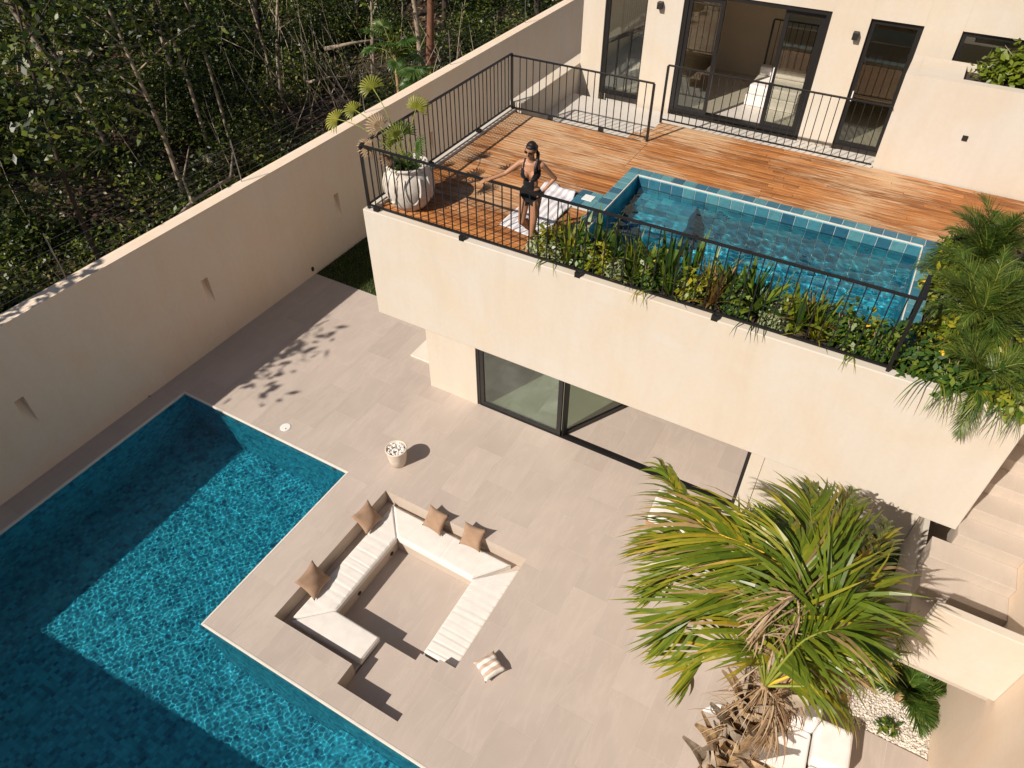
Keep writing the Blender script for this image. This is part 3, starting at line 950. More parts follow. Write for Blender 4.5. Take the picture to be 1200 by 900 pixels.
def villa_body():
    v = villa
    ZB = 2.42
    # upper box
    g = Geo()
    g.box(-7.24, 2.31, FY, 7.93, ZB, PZ)
    g.build('facade_wall', 'stucco', v, bevel=0.012)
    box('side_wall', -7.24, -7.09, 7.931, 12.55, ZB, PZ, 'stucco', v, bevel=0.01)
    box('side_parapet', -7.24, -6.96, 12.551, 16.8, ZB, 4.62, 'stucco', v, bevel=0.01)
    box('side_wall', 2.16, 2.31, 7.931, 14.9, ZB, PZ, 'stucco', v, bevel=0.01)
    box('floor_slab', -7.088, 2.158, 7.932, 14.9, ZB + 0.002, 2.75, 'stucco', v)
    # lower storey
    box('lower_wall', -6.95, -5.80, 8.70, 8.90, -0.003, ZB, 'stucco', v)
    box('lower_wall', -0.47, -0.255, 8.70, 8.90, -0.003, ZB, 'stucco', v)
    box('lower_wall', -0.245, 2.08, 8.70, 8.90, -0.003, ZB, 'stucco', v)
    box('lower_side_wall', -6.95, -6.77, 8.901, 15.0, -0.003, ZB, 'stucco', v)
    box('lower_side_wall', 2.0, 2.08, 8.901, 15.0, -0.003, ZB, 'stucco', v)
    box('room_back_wall', -6.769, 1.999, 12.6, 12.75, -0.003, ZB, 'room_green', v)
    # ground-floor doors: outer frame, track, two glazed leaves
    fr = Geo()
    fr.box(-5.799, -5.74, 8.72, 8.86, 0.002, 2.41); fr.box(-0.53, -0.471, 8.72, 8.86, 0.002, 2.41)
    fr.box(-5.739, -0.531, 8.72, 8.86, 2.33, 2.41)
    for k in range(3):
        fr.box(-5.739, -0.531, 8.715 + 0.05 * k, 8.75 + 0.05 * k, 0.002, 0.022 + 0.006 * (k % 2))
    fr.box(-5.739, -0.531, 8.714, 8.87, 0.001, 0.012)
    fr.build('door_frame', 'black_metal', v)
    glazed_panel('glazed_door', -5.735, -3.93, 0.03, 2.325, 8.73, 0.085, v)
    # leaf standing open into the room
    a = Vector((-3.87, 8.80, 0)); b = Vector((-3.14, 10.12, 0)); d = (b - a).normalized(); nrm = Vector((-d.y, d.x, 0))
    g = Geo()
    for p, q in ((a, a), (b, b)):
        g.bar(p + Vector((0, 0, 0.03)), p + Vector((0, 0, 2.32)), 0.09, 0.05, up=nrm)
    g.bar(a + Vector((0, 0, 0.075)), b + Vector((0, 0, 0.075)), 0.05, 0.09)
    g.bar(a + Vector((0, 0, 2.28)), b + Vector((0, 0, 2.28)), 0.05, 0.09)
    leaf = g.build('glazed_door', 'black_metal', v)
    leaf['label'] = 'glass door leaf swung open into the room'
    q = [a + d * 0.04, b - d * 0.04]
    pv = [(p.x + nrm.x * s, p.y + nrm.y * s, z) for s in (-0.004, 0.004) for p in q for z in (0.11, 2.24)]
    Geo().add(pv, [(0, 2, 3, 1), (4, 5, 7, 6), (0, 1, 5, 4), (2, 6, 7, 3), (0, 4, 6, 2), (1, 3, 7, 5)]).build('pane', 'glass', leaf)
    # landing behind the deck
    box('landing', -7.088 + 0.13, 2.158, 12.56, 14.9, 3.6, LZ, 'landing_stone', v)
    # upper house front, built round its openings (y 15.0 - 15.2)
    y0, y1, top = HY, 15.22, 7.7
    def w(x0, x1, z0, z1, a=y0, b=y1):
        box('house_wall', x0, x1, a, b, z0, z1, 'stucco', v)
    w(-5.45, -4.71, 3.6, top); w(-4.709, -1.941, 6.42, top); w(-1.94, -1.271, 3.6, top)
    w(-1.27, -0.401, 6.40, top); w(-0.40, 0.199, 3.6, top); w(0.20, 3.4, 6.41, top); w(0.20, 3.4, 3.6, 5.40)
    w(-6.96, -6.46, 3.6, top, 15.22, 15.45); w(-6.459, -5.46, 6.62, top, 15.22, 15.45)
    w(-7.24, -6.961, 4.621, top, 16.2, 16.42)
    box('roof', -6.95, 3.4, 15.221, 20.0, 7.0, 7.7, 'stucco', v)
    # sliding door
    fr = Geo()
    fr.box(-4.708, -4.62, y0 + 0.03, y1 - 0.02, LZ + 0.001, 6.415); fr.box(-2.03, -1.942, y0 + 0.03, y1 - 0.02, LZ + 0.001, 6.415)
    fr.box(-4.619, -2.031, y0 + 0.03, y1 - 0.02, 6.34, 6.415); fr.box(-4.619, -2.031, y0 + 0.03, y1 - 0.02, LZ + 0.001, LZ + 0.07)
    fr.build('sliding_door_frame', 'black_metal', v)
    glazed_panel('sliding_door', -4.615, -3.90, LZ + 0.072, 6.338, y0 + 0.05, 0.075, v, 'glass_upper')
    r_ = glazed_panel('sliding_door', -2.77, -2.035, LZ + 0.072, 6.338, y0 + 0.11, 0.085, v, 'glass_upper')
    Geo().box(-2.745, -2.725, y0 + 0.08, y0 + 0.11, 5.0, 5.28).build('handle', 'white_plastic', r_)
    d1 = glazed_panel('entry_door', -1.268, -0.403, LZ + 0.03, 6.395, y0 + 0.06, 0.085, v, 'glass_upper')
    Geo().box(-1.20, -1.18, y0 + 0.03, y0 + 0.06, 4.95, 5.13).build('handle', 'white_plastic', d1)
    glazed_panel('window', 0.203, 1.9, 5.405, 6.405, y0 + 0.06, 0.08, v, 'glass_upper')
    glazed_panel('window', 1.905, 3.38, 5.405, 6.405, y0 + 0.06, 0.08, v, 'glass_upper')
    dd = glazed_panel('stair_door', -6.455, -5.465, LZ + 0.002, 6.615, 15.26, 0.10, v, 'glass_upper')
    g = Geo(); g.bar((-6.36, 15.30, 5.15), (-5.56, 15.30, 5.55), 0.03, 0.09); g.build('glazing_bar', 'black_metal', dd)
    for x in (-6.12, -5.84):
        g = Geo(); g.bar((x, 15.30, LZ + 0.1), (x, 15.30, 5.2 + (x + 6.36) * 0.5), 0.03, 0.05); g.build('glazing_bar', 'black_metal', dd)
    # wall lamps
    for x in (-5.17, -1.44):
        l = Geo().box(x - 0.05, x + 0.05, y0 - 0.11, y0 - 0.001, 6.04, 6.17).build('wall_lamp', 'dark_fitting', v, bevel=0.008)
    # the room behind: floor, back wall, side walls, ceiling
    box('room_floor', -6.4, 3.39, 15.46, 19.9, 3.7, LZ - 0.004, 'landing_stone', v)
    box('room_floor', -4.70, -0.41, 15.221, 15.459, 3.7, LZ - 0.004, 'landing_stone', v)
    box('room_back_wall', -4.79, -0.001, 18.0, 18.2, LZ, 6.89, 'room_wall', v)
    box('room_back_wall', -6.4, 3.39, 19.6, 19.8, LZ, 6.99, 'room_wall', v)
    box('room_side_wall', -4.95, -4.80, 15.5, 19.59, LZ, 6.99, 'room_wall', v)
    box('room_side_wall', 0.0, 0.15, 15.23, 19.59, LZ, 6.99, 'room_wall', v)
    box('ceiling', -6.9, 3.39, 15.47, 19.59, 6.9, 6.99, 'room_wall', v)
    box('partition_wall', -1.75, -1.62, 15.3, 17.4, LZ, 6.89, 'room_wall', v)
    # raised planter block at the right end of the landing
    g = Geo()
    g.box(-0.38, 3.09, 13.52, 13.70, DZ - 0.02, 6.07); g.box(-0.38, -0.22, 13.701, 14.55, LZ + 0.002, 6.07)
    g.box(-0.219, 3.09, 14.40, 14.55, LZ + 0.002, 6.068)
    pb = g.build('planter_block', 'stucco', v)
    box('planter_top', -0.22, 0.45, 13.701, 14.399, 5.3, 6.066, 'stucco', v)
    box('planter_soil', 0.451, 3.09, 13.701, 14.399, 5.3, 5.98, 'soil', v)
    Geo().box(0.77, 0.85, 13.50, 13.5195, 5.21, 5.29).build('wall_vent', 'dark_fitting', v)
villa_body()

# deck planks
def deck():
    base = Geo()
    base.box(-7.088, -4.05, 7.932, 12.55, DZ - 0.12, DZ - 0.03); base.box(-4.049, 2.158, 11.36, 13.50, DZ - 0.12, DZ - 0.03)
    base.box(-4.35, -4.051, 12.551, 13.50, DZ - 0.12, DZ - 0.03)
    dk = base.build('deck', 'deck_joist', villa)
    pw, gap = 0.0925, 0.0075
    r = random.Random(11)
    y = 7.935
    def plank(x0, x1, y0, y1):
        z = DZ + r.uniform(-0.0015, 0.0015)
        Geo().box(x0, x1, y0, y1, DZ - 0.028, z).build('plank', 'deck_wood', dk, bevel=0.004, segs=1)
    while y < 13.47:
        ya, yb = y, min(y + pw - gap, 13.49)
        if yb <= 12.55:
            xs0 = -7.085
        else:
            xs0 = -4.35
        xs1 = 2.157 if ya > 11.35 else -4.055
        if 11.25 < ya <= 11.35:
            xs1 = -4.055
        if 9.62 < yb and ya < 10.14:
            xs1 = -4.445
        cuts = [xs0]
        if xs0 < -5 and xs1 > -3:
            cuts.append(-4.20)
        x = cuts[-1]
        while x < xs1 - 3.9 and xs1 > -3:
            x += r.uniform(2.1, 3.3)
            cuts.append(x)
        cuts.append(xs1)
        for a, b in zip(cuts[:-1], cuts[1:]):
            if b - a > 0.05:
                plank(a + 0.0015, b - 0.0015, ya, yb)
        y += pw
    # two treads from the deck down to the landing
    for k, (x0, x1) in enumerate(((-4.60, -4.352), (-4.85, -4.602))):
        z = DZ - 0.135 * (k + 1)
        box('step_tread', x0, x1, 12.66, 13.40, LZ + 0.003, z, 'deck_wood', villa, bevel=0.005)
deck()

# ------------------------------------------------------------------ rooftop pool
def roof_pool():
    x0, x1, y0, y1 = -3.83, 0.74, 8.62, 11.07          # inner edges
    X0, X1, Y1 = -4.04, 0.965, 11.29                    # outer edges
    CZt = 4.512
    D = 2.95
    sh = Geo()
    sh.add([(x0, y0, D), (x1, y0, D), (x1, y1, D), (x0, y1, D)], [(0, 1, 2, 3)])
    fl = sh.build('pool_shell', 'roof_tile_floor', villa); fl.cycles.is_caustics_receiver = True
    for x in (x0, x1):
        wo = Geo().add([(x, y0, D), (x, y1, D), (x, y1, 4.49), (x, y0, 4.49)], [(0, 1, 2, 3)]).build('pool_side_wall', 'roof_tile_x', villa)
        wo.cycles.is_caustics_receiver = True
    for y in (y0, y1):
        wo = Geo().add([(x0, y, D), (x1, y, D), (x1, y, 4.49), (x0, y, 4.49)], [(0, 1, 2, 3)]).build('pool_end_wall', 'roof_tile_y', villa)
        wo.cycles.is_caustics_receiver = True
    # coping bed in grout colour
    b = Geo()
    b.box(X0, X1, y1 + 0.003, Y1, 4.35, CZt - 0.010); b.box(X0, x0 - 0.003, 8.40, y1 + 0.0025, 4.35, CZt - 0.010); b.box(x1 + 0.003, X1, 8.40, y1 + 0.0025, 4.35, CZt - 0.010)
    b.box(x0 + 0.0005, x1 - 0.0005, 8.45, y0 - 0.003, 4.30, CZt - 0.04)
    b.box(-4.44, X0 - 0.0005, 9.63, 10.13, 4.35, CZt - 0.010)
    cop = b.build('pool_coping', 'tile_grout', villa)
    r = random.Random(5)
    def tile(parent, a, b_, c, d, zlo, zhi, mat='teal_tile'):
        o = Geo().box(a, b_, c, d, zlo, zhi).build('tile', mat, parent, bevel=0.003, segs=1)
        o.cycles.is_caustics_receiver = True
        return o
    j = 0.005
    n = 25; st = (X1 - X0) / n
    for i in range(n):
        tile(cop, X0 + i * st + j, X0 + (i + 1) * st - j, y1 + 0.012, Y1 - j, CZt - 0.012, CZt + r.uniform(-.001, .001))
    n = 13; st = (y1 + 0.008 - 8.40) / n
    for i in range(n):
        tile(cop, X0 + j, x0 - 0.012, 8.40 + i * st + j, 8.40 + (i + 1) * st - j, CZt - 0.012, CZt + r.uniform(-.001, .001))
        tile(cop, x1 + 0.012, X1 - j, 8.40 + i * st + j, 8.40 + (i + 1) * st - j, CZt - 0.012, CZt + r.uniform(-.001, .001))
    # thin white edging along the inside
    e = Geo()
    e.box(x0 - 0.001, x1 + 0.001, y1 - 0.004, y1 + 0.008, CZt - 0.02, CZt + 0.003)
    e.box(x1 - 0.006, x1 + 0.010, y0, y1 - 0.0065, CZt - 0.03, CZt + 0.004)
    e.box(x0 - 0.010, x0 + 0.004, y0, y1 - 0.0065, CZt - 0.03, CZt + 0.004)
    e.build('edge_trim', 'coping_white', villa)
    # wall tiles: far long wall, four rows; left and right walls too
    th = 0.225; n = 22; st = (x1 - x0) / n
    shell = bpy.data.objects.new('pool_tiling', Geo().box(x0, x1, y1 - 0.0045, y1 - 0.0005, 3.0, 4.48).mesh('pool_tiling', 'tile_grout'))
    link(shell, villa); shell.cycles.is_caustics_receiver = True
    for i in range(n):
        for k in range(7):
            zt = 4.482 - k * th
            tile(shell, x0 + i * st + j, x0 + (i + 1) * st - j, y1 - 0.016, y1 - 0.005, zt - th + 2 * j, zt, 'teal_tile_wet' if k else 'teal_tile')
    # skimmer apron with white lid
    for i in range(2):
        for k in range(2):
            tile(cop, -4.44 + 0.2 * i + j, -4.24 + 0.2 * i - j, 9.63 + 0.25 * k + j, 9.88 + 0.25 * k - j, CZt - 0.012, CZt)
    box('skimmer_lid', -4.31, -4.13, 9.80, 9.98, CZt, CZt + 0.012, 'white_plastic', villa, bevel=0.003)
    # steps inside the pool: tiled blocks
    for (a, b_, zt) in ((-3.60, -2.72, 4.16), (-3.60, -2.75, 3.86)):
        pass
    for q, (a, b_, c, d, zt) in enumerate(((-3.70, -2.70, 10.62, 11.05, 4.10), (-3.70, -2.70, 10.18, 10.619, 3.80))):
        s = box('pool_step', a, b_, c, d, D + 0.003, zt, 'roof_tile_x', villa); s.cycles.is_caustics_receiver = True
        m = 5; w_ = (b_ - a) / m
        for i in range(m):
            for k in range(2):
                h_ = (d - c) / 2
                tile(s, a + i * w_ + j, a + (i + 1) * w_ - j, c + k * h_ + j, c + (k + 1) * h_ - j, zt, zt + 0.010, 'teal_tile_wet')
            tile(s, a + i * w_ + j, a + (i + 1) * w_ - j, c - 0.010, c - 0.0005, zt - 0.22, zt - 0.005, 'teal_tile_wet')
    for x in (-2.55, -2.30, -1.15, -0.15, 0.02):
        o = Geo().tube([(x, y1 - 0.0165, 4.13), (x, y1 - 0.03, 4.13)], 0.035, 14).build('pool_jet', 'white_plastic', villa)
    wx = np.linspace(x0 + 0.001, x1 - 0.001, 230); wy = np.linspace(y0 + 0.001, y1 - 0.017, 122)
    wt = water_sheet('rooftop_pool_water', [(wx, wy)], 4.325, None, 9, 0.00021, 0.10, 0.30)
    tag(wt, kind='structure')
    # planter trough in front and at the right: soil
    box('planter_soil', x0 - 0.35, X1, 7.935, 8.398, 4.2, 4.40, 'soil', villa)
    box('planter_soil', X1 + 0.002, 2.155, 7.935, 11.34, 4.2, 4.42, 'soil', villa)
roof_pool()

# ------------------------------------------------------------------ railings
def railing(label, pts, zb, zt, step, posts=(), group='black railings of the terrace', foot=None):
    a0 = Vector(pts[0])
    root = thing('railing', label, 'railing', (a0.x, a0.y, zb), group)
    tr = Geo(); br = Geo()
    for p, q in zip(pts[:-1], pts[1:]):
        tr.bar((p[0], p[1], zt), (q[0], q[1], zt), 0.045, 0.022)
        br.bar((p[0], p[1], zb + 0.07), (q[0], q[1], zb + 0.07), 0.035, 0.018)
    tr.build('top_rail', 'black_metal', root); br.build('bottom_rail', 'black_metal', root)
    for p, q in zip(pts[:-1], pts[1:]):
        p = Vector((*p, 0)); q = Vector((*q, 0)); L = (q - p).length; d = (q - p) / L
        n = max(1, round(L / step))
        zlo, zhi = zb + 0.079, zt - 0.011
        for i in range(1, n):
            c = p + d * (L * i / n)
            Geo().bar((c.x, c.y, zlo), (c.x, c.y, zhi), 0.014, 0.014).build('baluster', 'black_metal', root)
    for (x, y) in posts:
        Geo().bar((x, y, zb - 0.001), (x, y, zt - 0.0115), 0.04, 0.04).build('post', 'black_metal', root)
    for (x, y) in (foot or ()):
        Geo().box(x - 0.045, x + 0.045, y - 0.035, y + 0.035, zb - 0.02, zb + 0.06).build('foot', 'black_metal', root)
    return root
railing('long black front railing above the facade, in front of the woman and the planter', [(-7.16, 7.86), (0.76, 7.86)], PZ, 5.56, 0.148, [(-7.16, 7.86), (0.74, 7.86)], foot=[(-7.0, 7.85), (-5.35, 7.82), (-3.4, 7.82), (-1.4, 7.82)])
r2 = railing('short black railing return beside the right planter', [(0.765, 7.885), (0.765, 8.42)], PZ, 5.56, 0.15, [(0.765, 8.40)])
railing('black railing along the left edge of the deck, beside the clay pot', [(-7.165, 7.885), (-7.165, 12.50)], PZ, 5.56, 0.135, [(-7.165, 12.50)], foot=[(-7.15, 9.6), (-7.15, 11.2)])
railing('black railing across the back of the deck, left of the gap to the landing', [(-7.14, 12.52), (-4.25, 12.52)], DZ, 5.52, 0.145, [(-4.25, 12.52)], foot=[(-6.3, 12.52), (-5.2, 12.52)])
railing('black railing in front of the upper sliding door', [(-4.34, 13.46), (-0.40, 13.46)], DZ, 5.54, 0.142, [(-4.34, 13.46)])

# rails and furniture seen through the upper sliding door
railing('tall black stair railing inside the upper room', [(-3.35, 17.2), (-1.9, 17.2)], LZ + 0.35, 5.55, 0.13, [(-3.35, 17.2), (-1.9, 17.2)], group=None)
def daybed():
    root = thing('daybed', 'cream upholstered daybed inside the upper room', 'bed', (-2.7, 16.6, LZ))
    box('base', -3.4, -2.0, 16.2, 17.1, LZ + 0.002, LZ + 0.22, 'upholstery_white', root, bevel=0.01)
    box('mattress', -3.38, -2.02, 16.22, 17.08, LZ + 0.221, LZ + 0.42, 'upholstery_white', root, bevel=0.04)
    box('bolster', -3.36, -2.04, 16.88, 17.07, LZ + 0.421, LZ + 0.62, 'upholstery_white', root, bevel=0.05)
daybed()

# ------------------------------------------------------------------ outside stair on the right
def stair():
    root = thing('garden_stair', 'pale stone stair with white solid balustrade rising beside the villa', 'stairs', (2.6, 6.5, 0))
    xr = 3.088
    box('landing_slab', 2.08, xr, 5.98, 6.899, 1.72, 1.95, 'stair_stone', root, bevel=0.006)
    box('balustrade', 2.03, xr, 5.86, 5.979, 1.95, 3.12, 'stucco', root, bevel=0.01)
    n = 13; rise = (DZ - 1.95) / n; run = 0.36
    for i in range(n):
        y0 = 6.90 + run * i; z = 1.95 + rise * (i + 1)
        xl = 2.08 if y0 + run < 7.78 else 2.312
        box('step', xl, xr, y0 + 0.0005, y0 + run, max(1.80, z - 0.42), z, 'stair_stone', root, bevel=0.006)
    box('stringer_wall', 2.085, 2.16, 6.905, 8.69, -0.03, 1.795, 'stucco', root)
    for i in range(9):
        x1 = 2.079 - 0.25 * i; z = 1.95 - 0.195 * (i + 1)
        box('step', x1 - 0.25, x1 - 0.0005, 6.02, 6.88, max(0.002, z - 0.38), z, 'stair_stone', root, bevel=0.006)
stair()
def right_wall():
    root = thing('garden_wall', 'tall cream stucco wall behind the stair at the right', 'wall', (3.2, 6, 0))
    box('wall_body', 3.09, 3.32, -2.3, 16.0, -0.5, 4.6, 'stucco_boundary', root)
right_wall()

# gravel bed under the stair
def gravel():
    g = Geo()
    for (x0, x1, y0, y1) in BED:
        g.add([(x0, y0, -0.035), (x1, y0, -0.035), (x1, y1, -0.035), (x0, y1, -0.035)], [(0, 1, 2, 3)])
        g.add([(x0, y0, -0.035), (x1, y0, -0.035), (x1, y0, -0.001), (x0, y0, -0.001)], [(0, 1, 2, 3)])
        g.add([(x0, y0, -0.035), (x0, y1, -0.035), (x0, y1, -0.001), (x0, y0, -0.001)], [(0, 1, 2, 3)])
    struct(g.build('gravel_bed', 'gravel_bed'))
    s = Geo()
    base = Geo().ellipsoid((0, 0, 0), (1, 1, 0.6), su=6, sv=4)
    bv = base.v[0]; bf = base.f
    for _ in range(3800):
        x = rng.uniform(1.98, 3.07); y = rng.uniform(5.93, 7.5)
        r = rng.uniform(0.010, 0.022)
        s.add(bv * r * rng.uniform(0.7, 1.3, 3) + np.array([x, y, -0.026 + rng.uniform(0, 0.012)]), bf)
    o = s.build('pebbles', 'pebble', smooth=True)
    tag(o, 'pale gravel around the small palms under the stair', 'gravel', kind='stuff')
gravel()

# ------------------------------------------------------------------ plant builders
def strip(g, p0, d, up, L, w, segs, droop, tint, fold=0.0, prof=None, curl=None):
    """one blade: a tapering strip that bends down"""
    p = np.array(p0, float); d = np.array(d, float); d /= np.linalg.norm(d)
    up = np.array(up, float)
    V = []
    st = L / segs
    for i in range(segs + 1):
        s = np.cross(d, up); n_ = np.linalg.norm(s)
        s = s / n_ if n_ > 1e-5 else np.array([1.0, 0, 0])
        t = i / segs
        k = prof(t) if prof else (1 - t ** 2.2) * min(1, 0.55 + 2.2 * t)
        V.append(p - s * w * k / 2); V.append(p + s * w * k / 2)
        p = p + d * st
        d = d + np.array([0, 0, -droop / segs])
        if curl is not None:
            d = d + np.asarray(curl) / segs
        d = d / np.linalg.norm(d)
    F = [(2 * i, 2 * i + 1, 2 * i + 3, 2 * i + 2) for i in range(segs)]
    tt = [min(1, max(0, tint + 0.35 * max(0, (i + 1) / segs - 0.6))) for i in range(segs)]
    g.add(V, F, tt)

def frond(root, base, az, el, L, droop, nl, leaf_len, leaf_w, lmat, rmat, wind=(0, 0, 0), ldroop=0.9, start=0.16, rr=0.016, tint=(0.1, 0.6), lname='frond', keel=0.35, tip_scale=0.45, lwind=None, keep=1.0, path=None, mess=0.06, aged=0.0):
    d = np.array([math.cos(az) * math.cos(el), math.sin(az) * math.cos(el), math.sin(el)])
    n = 22; st = L / n
    P = [np.array(base, float)]; D = [d]
    for i in range(n):
        P.append(P[-1] + d * st)
        d = d + np.array([0, 0, -droop / n * (0.4 + 1.2 * i / n)]) + np.array(wind) / n
        d = d / np.linalg.norm(d); D.append(d)
    if path is not None:                       # smooth curve through given points in space
        K = [np.array(base, float)] + [np.array(q, float) for q in path]
        K = [2 * K[0] - K[1]] + K + [2 * K[-1] - K[-2]]
        P = []
        for i in range(n + 1):
            u_ = i / n * (len(K) - 3); a_ = min(int(u_), len(K) - 4); w_ = u_ - a_
            p0, p1, p2, p3 = K[a_:a_ + 4]
            P.append(0.5 * (2 * p1 + (p2 - p0) * w_ + (2 * p0 - 5 * p1 + 4 * p2 - p3) * w_ ** 2 + (3 * p1 - p0 - 3 * p2 + p3) * w_ ** 3))
        D = [P[min(i + 1, n)] - P[max(i - 1, 0)] for i in range(n + 1)]
        D = [q / np.linalg.norm(q) for q in D]
    r = Geo(); r.tube([tuple(p) for p in P], [rr * (1 - 0.8 * i / n) for i in range(n + 1)], 6, t=0.5)
    g = Geo()
    for k in range(nl):
        t = start + (1 - start) * (k + 0.5) / nl
        x = t * n; i = min(int(x), n - 1); fr = x - i
        p = P[i] * (1 - fr) + P[i + 1] * fr
        dd = D[i] * (1 - fr) + D[i + 1] * fr; dd /= np.linalg.norm(dd)
        s = np.cross(dd, (0, 0, 1.0)); ns = np.linalg.norm(s)
        s = s / ns if ns > 1e-4 else np.array([1.0, 0, 0])
        u = np.cross(s, dd)
        q = (t - start) / (1 - start)
        ll = leaf_len * (0.55 + 0.75 * math.sin(math.pi * min(1, 0.12 + 0.75 * q))) * (1 - (1 - tip_scale) * max(0, q - 0.55) / 0.45)
        a = math.radians(38 + 30 * q)
        for side in (-1, 1):
            if random.random() > keep:
                continue
            ld = side * s * math.cos(a) + dd * math.sin(a) + u * keel
            ld = ld + rng.normal(size=3) * mess
            strip(g, p, ld, u + 0.25 * rng.normal(size=3), ll * random.uniform(0.85, 1.1), leaf_w * random.uniform(0.8, 1.15), 5,
                  ldroop * random.uniform(0.7, 1.35), 1.0 if random.random() < aged else random.uniform(*tint), curl=lwind)
    o = g.build(lname, lmat, root)
    r.build('rachis', rmat, o, smooth=True)
    return o

def fan_leaf(g, c, out, nrm, rad, nseg, tint, spread=300, split=0.5, droop=0.15):
    """a pleated palmate leaf"""
    out = Vector(out).normalized(); nrm = Vector(nrm); nrm = (nrm - out * nrm.dot(out)).normalized(); s = out.cross(nrm)
    c = Vector(c)
    for i in range(nseg):
        a0 = math.radians(-spread / 2 + spread * i / nseg); a1 = math.radians(-spread / 2 + spread * (i + 1) / nseg); am = (a0 + a1) / 2
        rr = rad * (0.82 + 0.18 * math.cos(am)) * random.uniform(0.92, 1.05)
        def pt(a, r, h):
            return c + (out * math.cos(a) + s * math.sin(a)) * r + nrm * h
        v = [c, pt(a0, rr * split, 0), pt(am, rr * split, 0.05 * rad), pt(a1, rr * split, 0), pt(am, rr * 0.8, -droop * rad * 0.35), pt(am, rr, -droop * rad + random.uniform(-0.04, 0.02) * rad)]
        w = (pt(a1, rr * 0.8, 0) - pt(a0, rr * 0.8, 0)) * 0.28
        v2 = [tuple(x) for x in v]
        v2 += [tuple(v[4] - w), tuple(v[4] + w)]
        g.add(v2, [(0, 1, 2), (0, 2, 3), (1, 6, 4, 2), (2, 4, 7, 3), (6, 5, 4), (4, 5, 7)], min(1, max(0, tint + random.uniform(-0.15, 0.15))))

def fan_palm(name, label, base, n, petiole, rad, lmat, trunk_h=0.0, group=None, elr=(25, 75), tint=0.5, azs=None, cat='palm', seed=1, droop=0.2):
    rr = random.Random(seed)
    root = thing(name, label, cat, base, group)
    b = Vector(base)
    if trunk_h:
        Geo().tube([b, b + Vector((0.02, 0.01, trunk_h * 0.5)), b + Vector((0.03, 0, trunk_h))], [0.07, 0.055, 0.05], 8).build('trunk', 'palm_fibre', root, smooth=True)
    for i in range(n):
        az = azs[i] if azs else 2 * math.pi * i / n + rr.uniform(-0.3, 0.3)
        el = math.radians(rr.uniform(*elr)); L = petiole * rr.uniform(0.75, 1.2)
        o = b + Vector((0, 0, trunk_h))
        d = Vector((math.cos(az) * math.cos(el), math.sin(az) * math.cos(el), math.sin(el)))
        pts = []; p = o.copy(); dd = d.copy()
        for k in range(7):
            pts.append(p.copy()); p = p + dd * (L / 6); dd = (dd + Vector((0, 0, -0.10))).normalized()
        g = Geo()
        out = (dd + Vector((0, 0, -0.15))).normalized()
        nv = Vector((-out.x * 0.6, -out.y * 0.6, 1.0))
        fan_leaf(g, pts[-1], out, nv, rad * rr.uniform(0.8, 1.1), 22, tint + rr.uniform(-0.2, 0.2), droop=droop)
        lf = g.build('fan_leaf', lmat, root)
        Geo().tube(pts, [0.012 - 0.001 * k for k in range(7)], 5).build('petiole', 'rachis_green', lf, smooth=True)
    return root

def rosette(g, base, n, L, w, el=(20, 80), droop=0.9, tint=(0, 1), segs=5, rs=0.02):
    for i in range(n):
        az = random.uniform(0, 2 * math.pi); e = math.radians(random.uniform(*el))
        d = (math.cos(az) * math.cos(e), math.sin(az) * math.cos(e), math.sin(e))
        p = (base[0] + math.cos(az) * rs, base[1] + math.sin(az) * rs, base[2])
        strip(g, p, d, (0, 0, 1.0) if e < 1.3 else (math.cos(az), math.sin(az), 0.2), L * random.uniform(0.7, 1.15), w * random.uniform(0.8, 1.2), segs, droop * random.uniform(0.6, 1.3), random.uniform(*tint))

def bush_leaves(c, r, n, size, up=0.4, aspect=0.5, shell=0.55):
    d = rng.normal(size=(n, 3)); d[:, 2] = np.abs(d[:, 2]) * 0.9 - 0.15; d /= np.linalg.norm(d, axis=1, keepdims=True)
    rad = rng.uniform(shell, 1.0, n)[:, None] * (1 + 0.25 * np.sin(5 * d[:, :1] + 3 * d[:, 1:2] + rng.uniform(0, 6)))
    C = np.array(c) + d * rad * np.array(r)
    return leaf_quads(C, size, up, aspect, outward=d * 0.9)

def bush(name, label, c, r, n, size, mat, group=None, flowers=0, stems=5, cat='shrub', aspect=0.5, fmat='flower_yellow', tint=(0, 1)):
    root = thing(name, label, cat, (c[0], c[1], c[2]), group)
    V, F = bush_leaves((c[0], c[1], c[2] + r[2] * 0.25), r, n, size, aspect=aspect)
    big_quads('foliage', mat, V, F, rng.uniform(tint[0], tint[1], len(F)), root)
    g = Geo()
    for i in range(stems):
        a = random.uniform(0, 6.28); k = random.uniform(0.2, 0.75)
        g.tube([(c[0], c[1], c[2]), (c[0] + r[0] * k * 0.4 * math.cos(a), c[1] + r[1] * k * 0.4 * math.sin(a), c[2] + r[2] * 0.5), (c[0] + r[0] * k * math.cos(a), c[1] + r[1] * k * math.sin(a), c[2] + r[2] * 0.95)], [0.012, 0.009, 0.004], 5)
    g.build('stems', 'bark_pale', root)
    for i in range(flowers):
        a = random.uniform(0, 6.28); el = random.uniform(0.1, 1.3)
        p = Vector((c[0] + r[0] * 1.02 * math.cos(a) * math.cos(el), c[1] + r[1] * 1.02 * math.sin(a) * math.cos(el), c[2] + r[2] * (0.25 + math.sin(el))))
        flower(p, root, fmat)
    return root

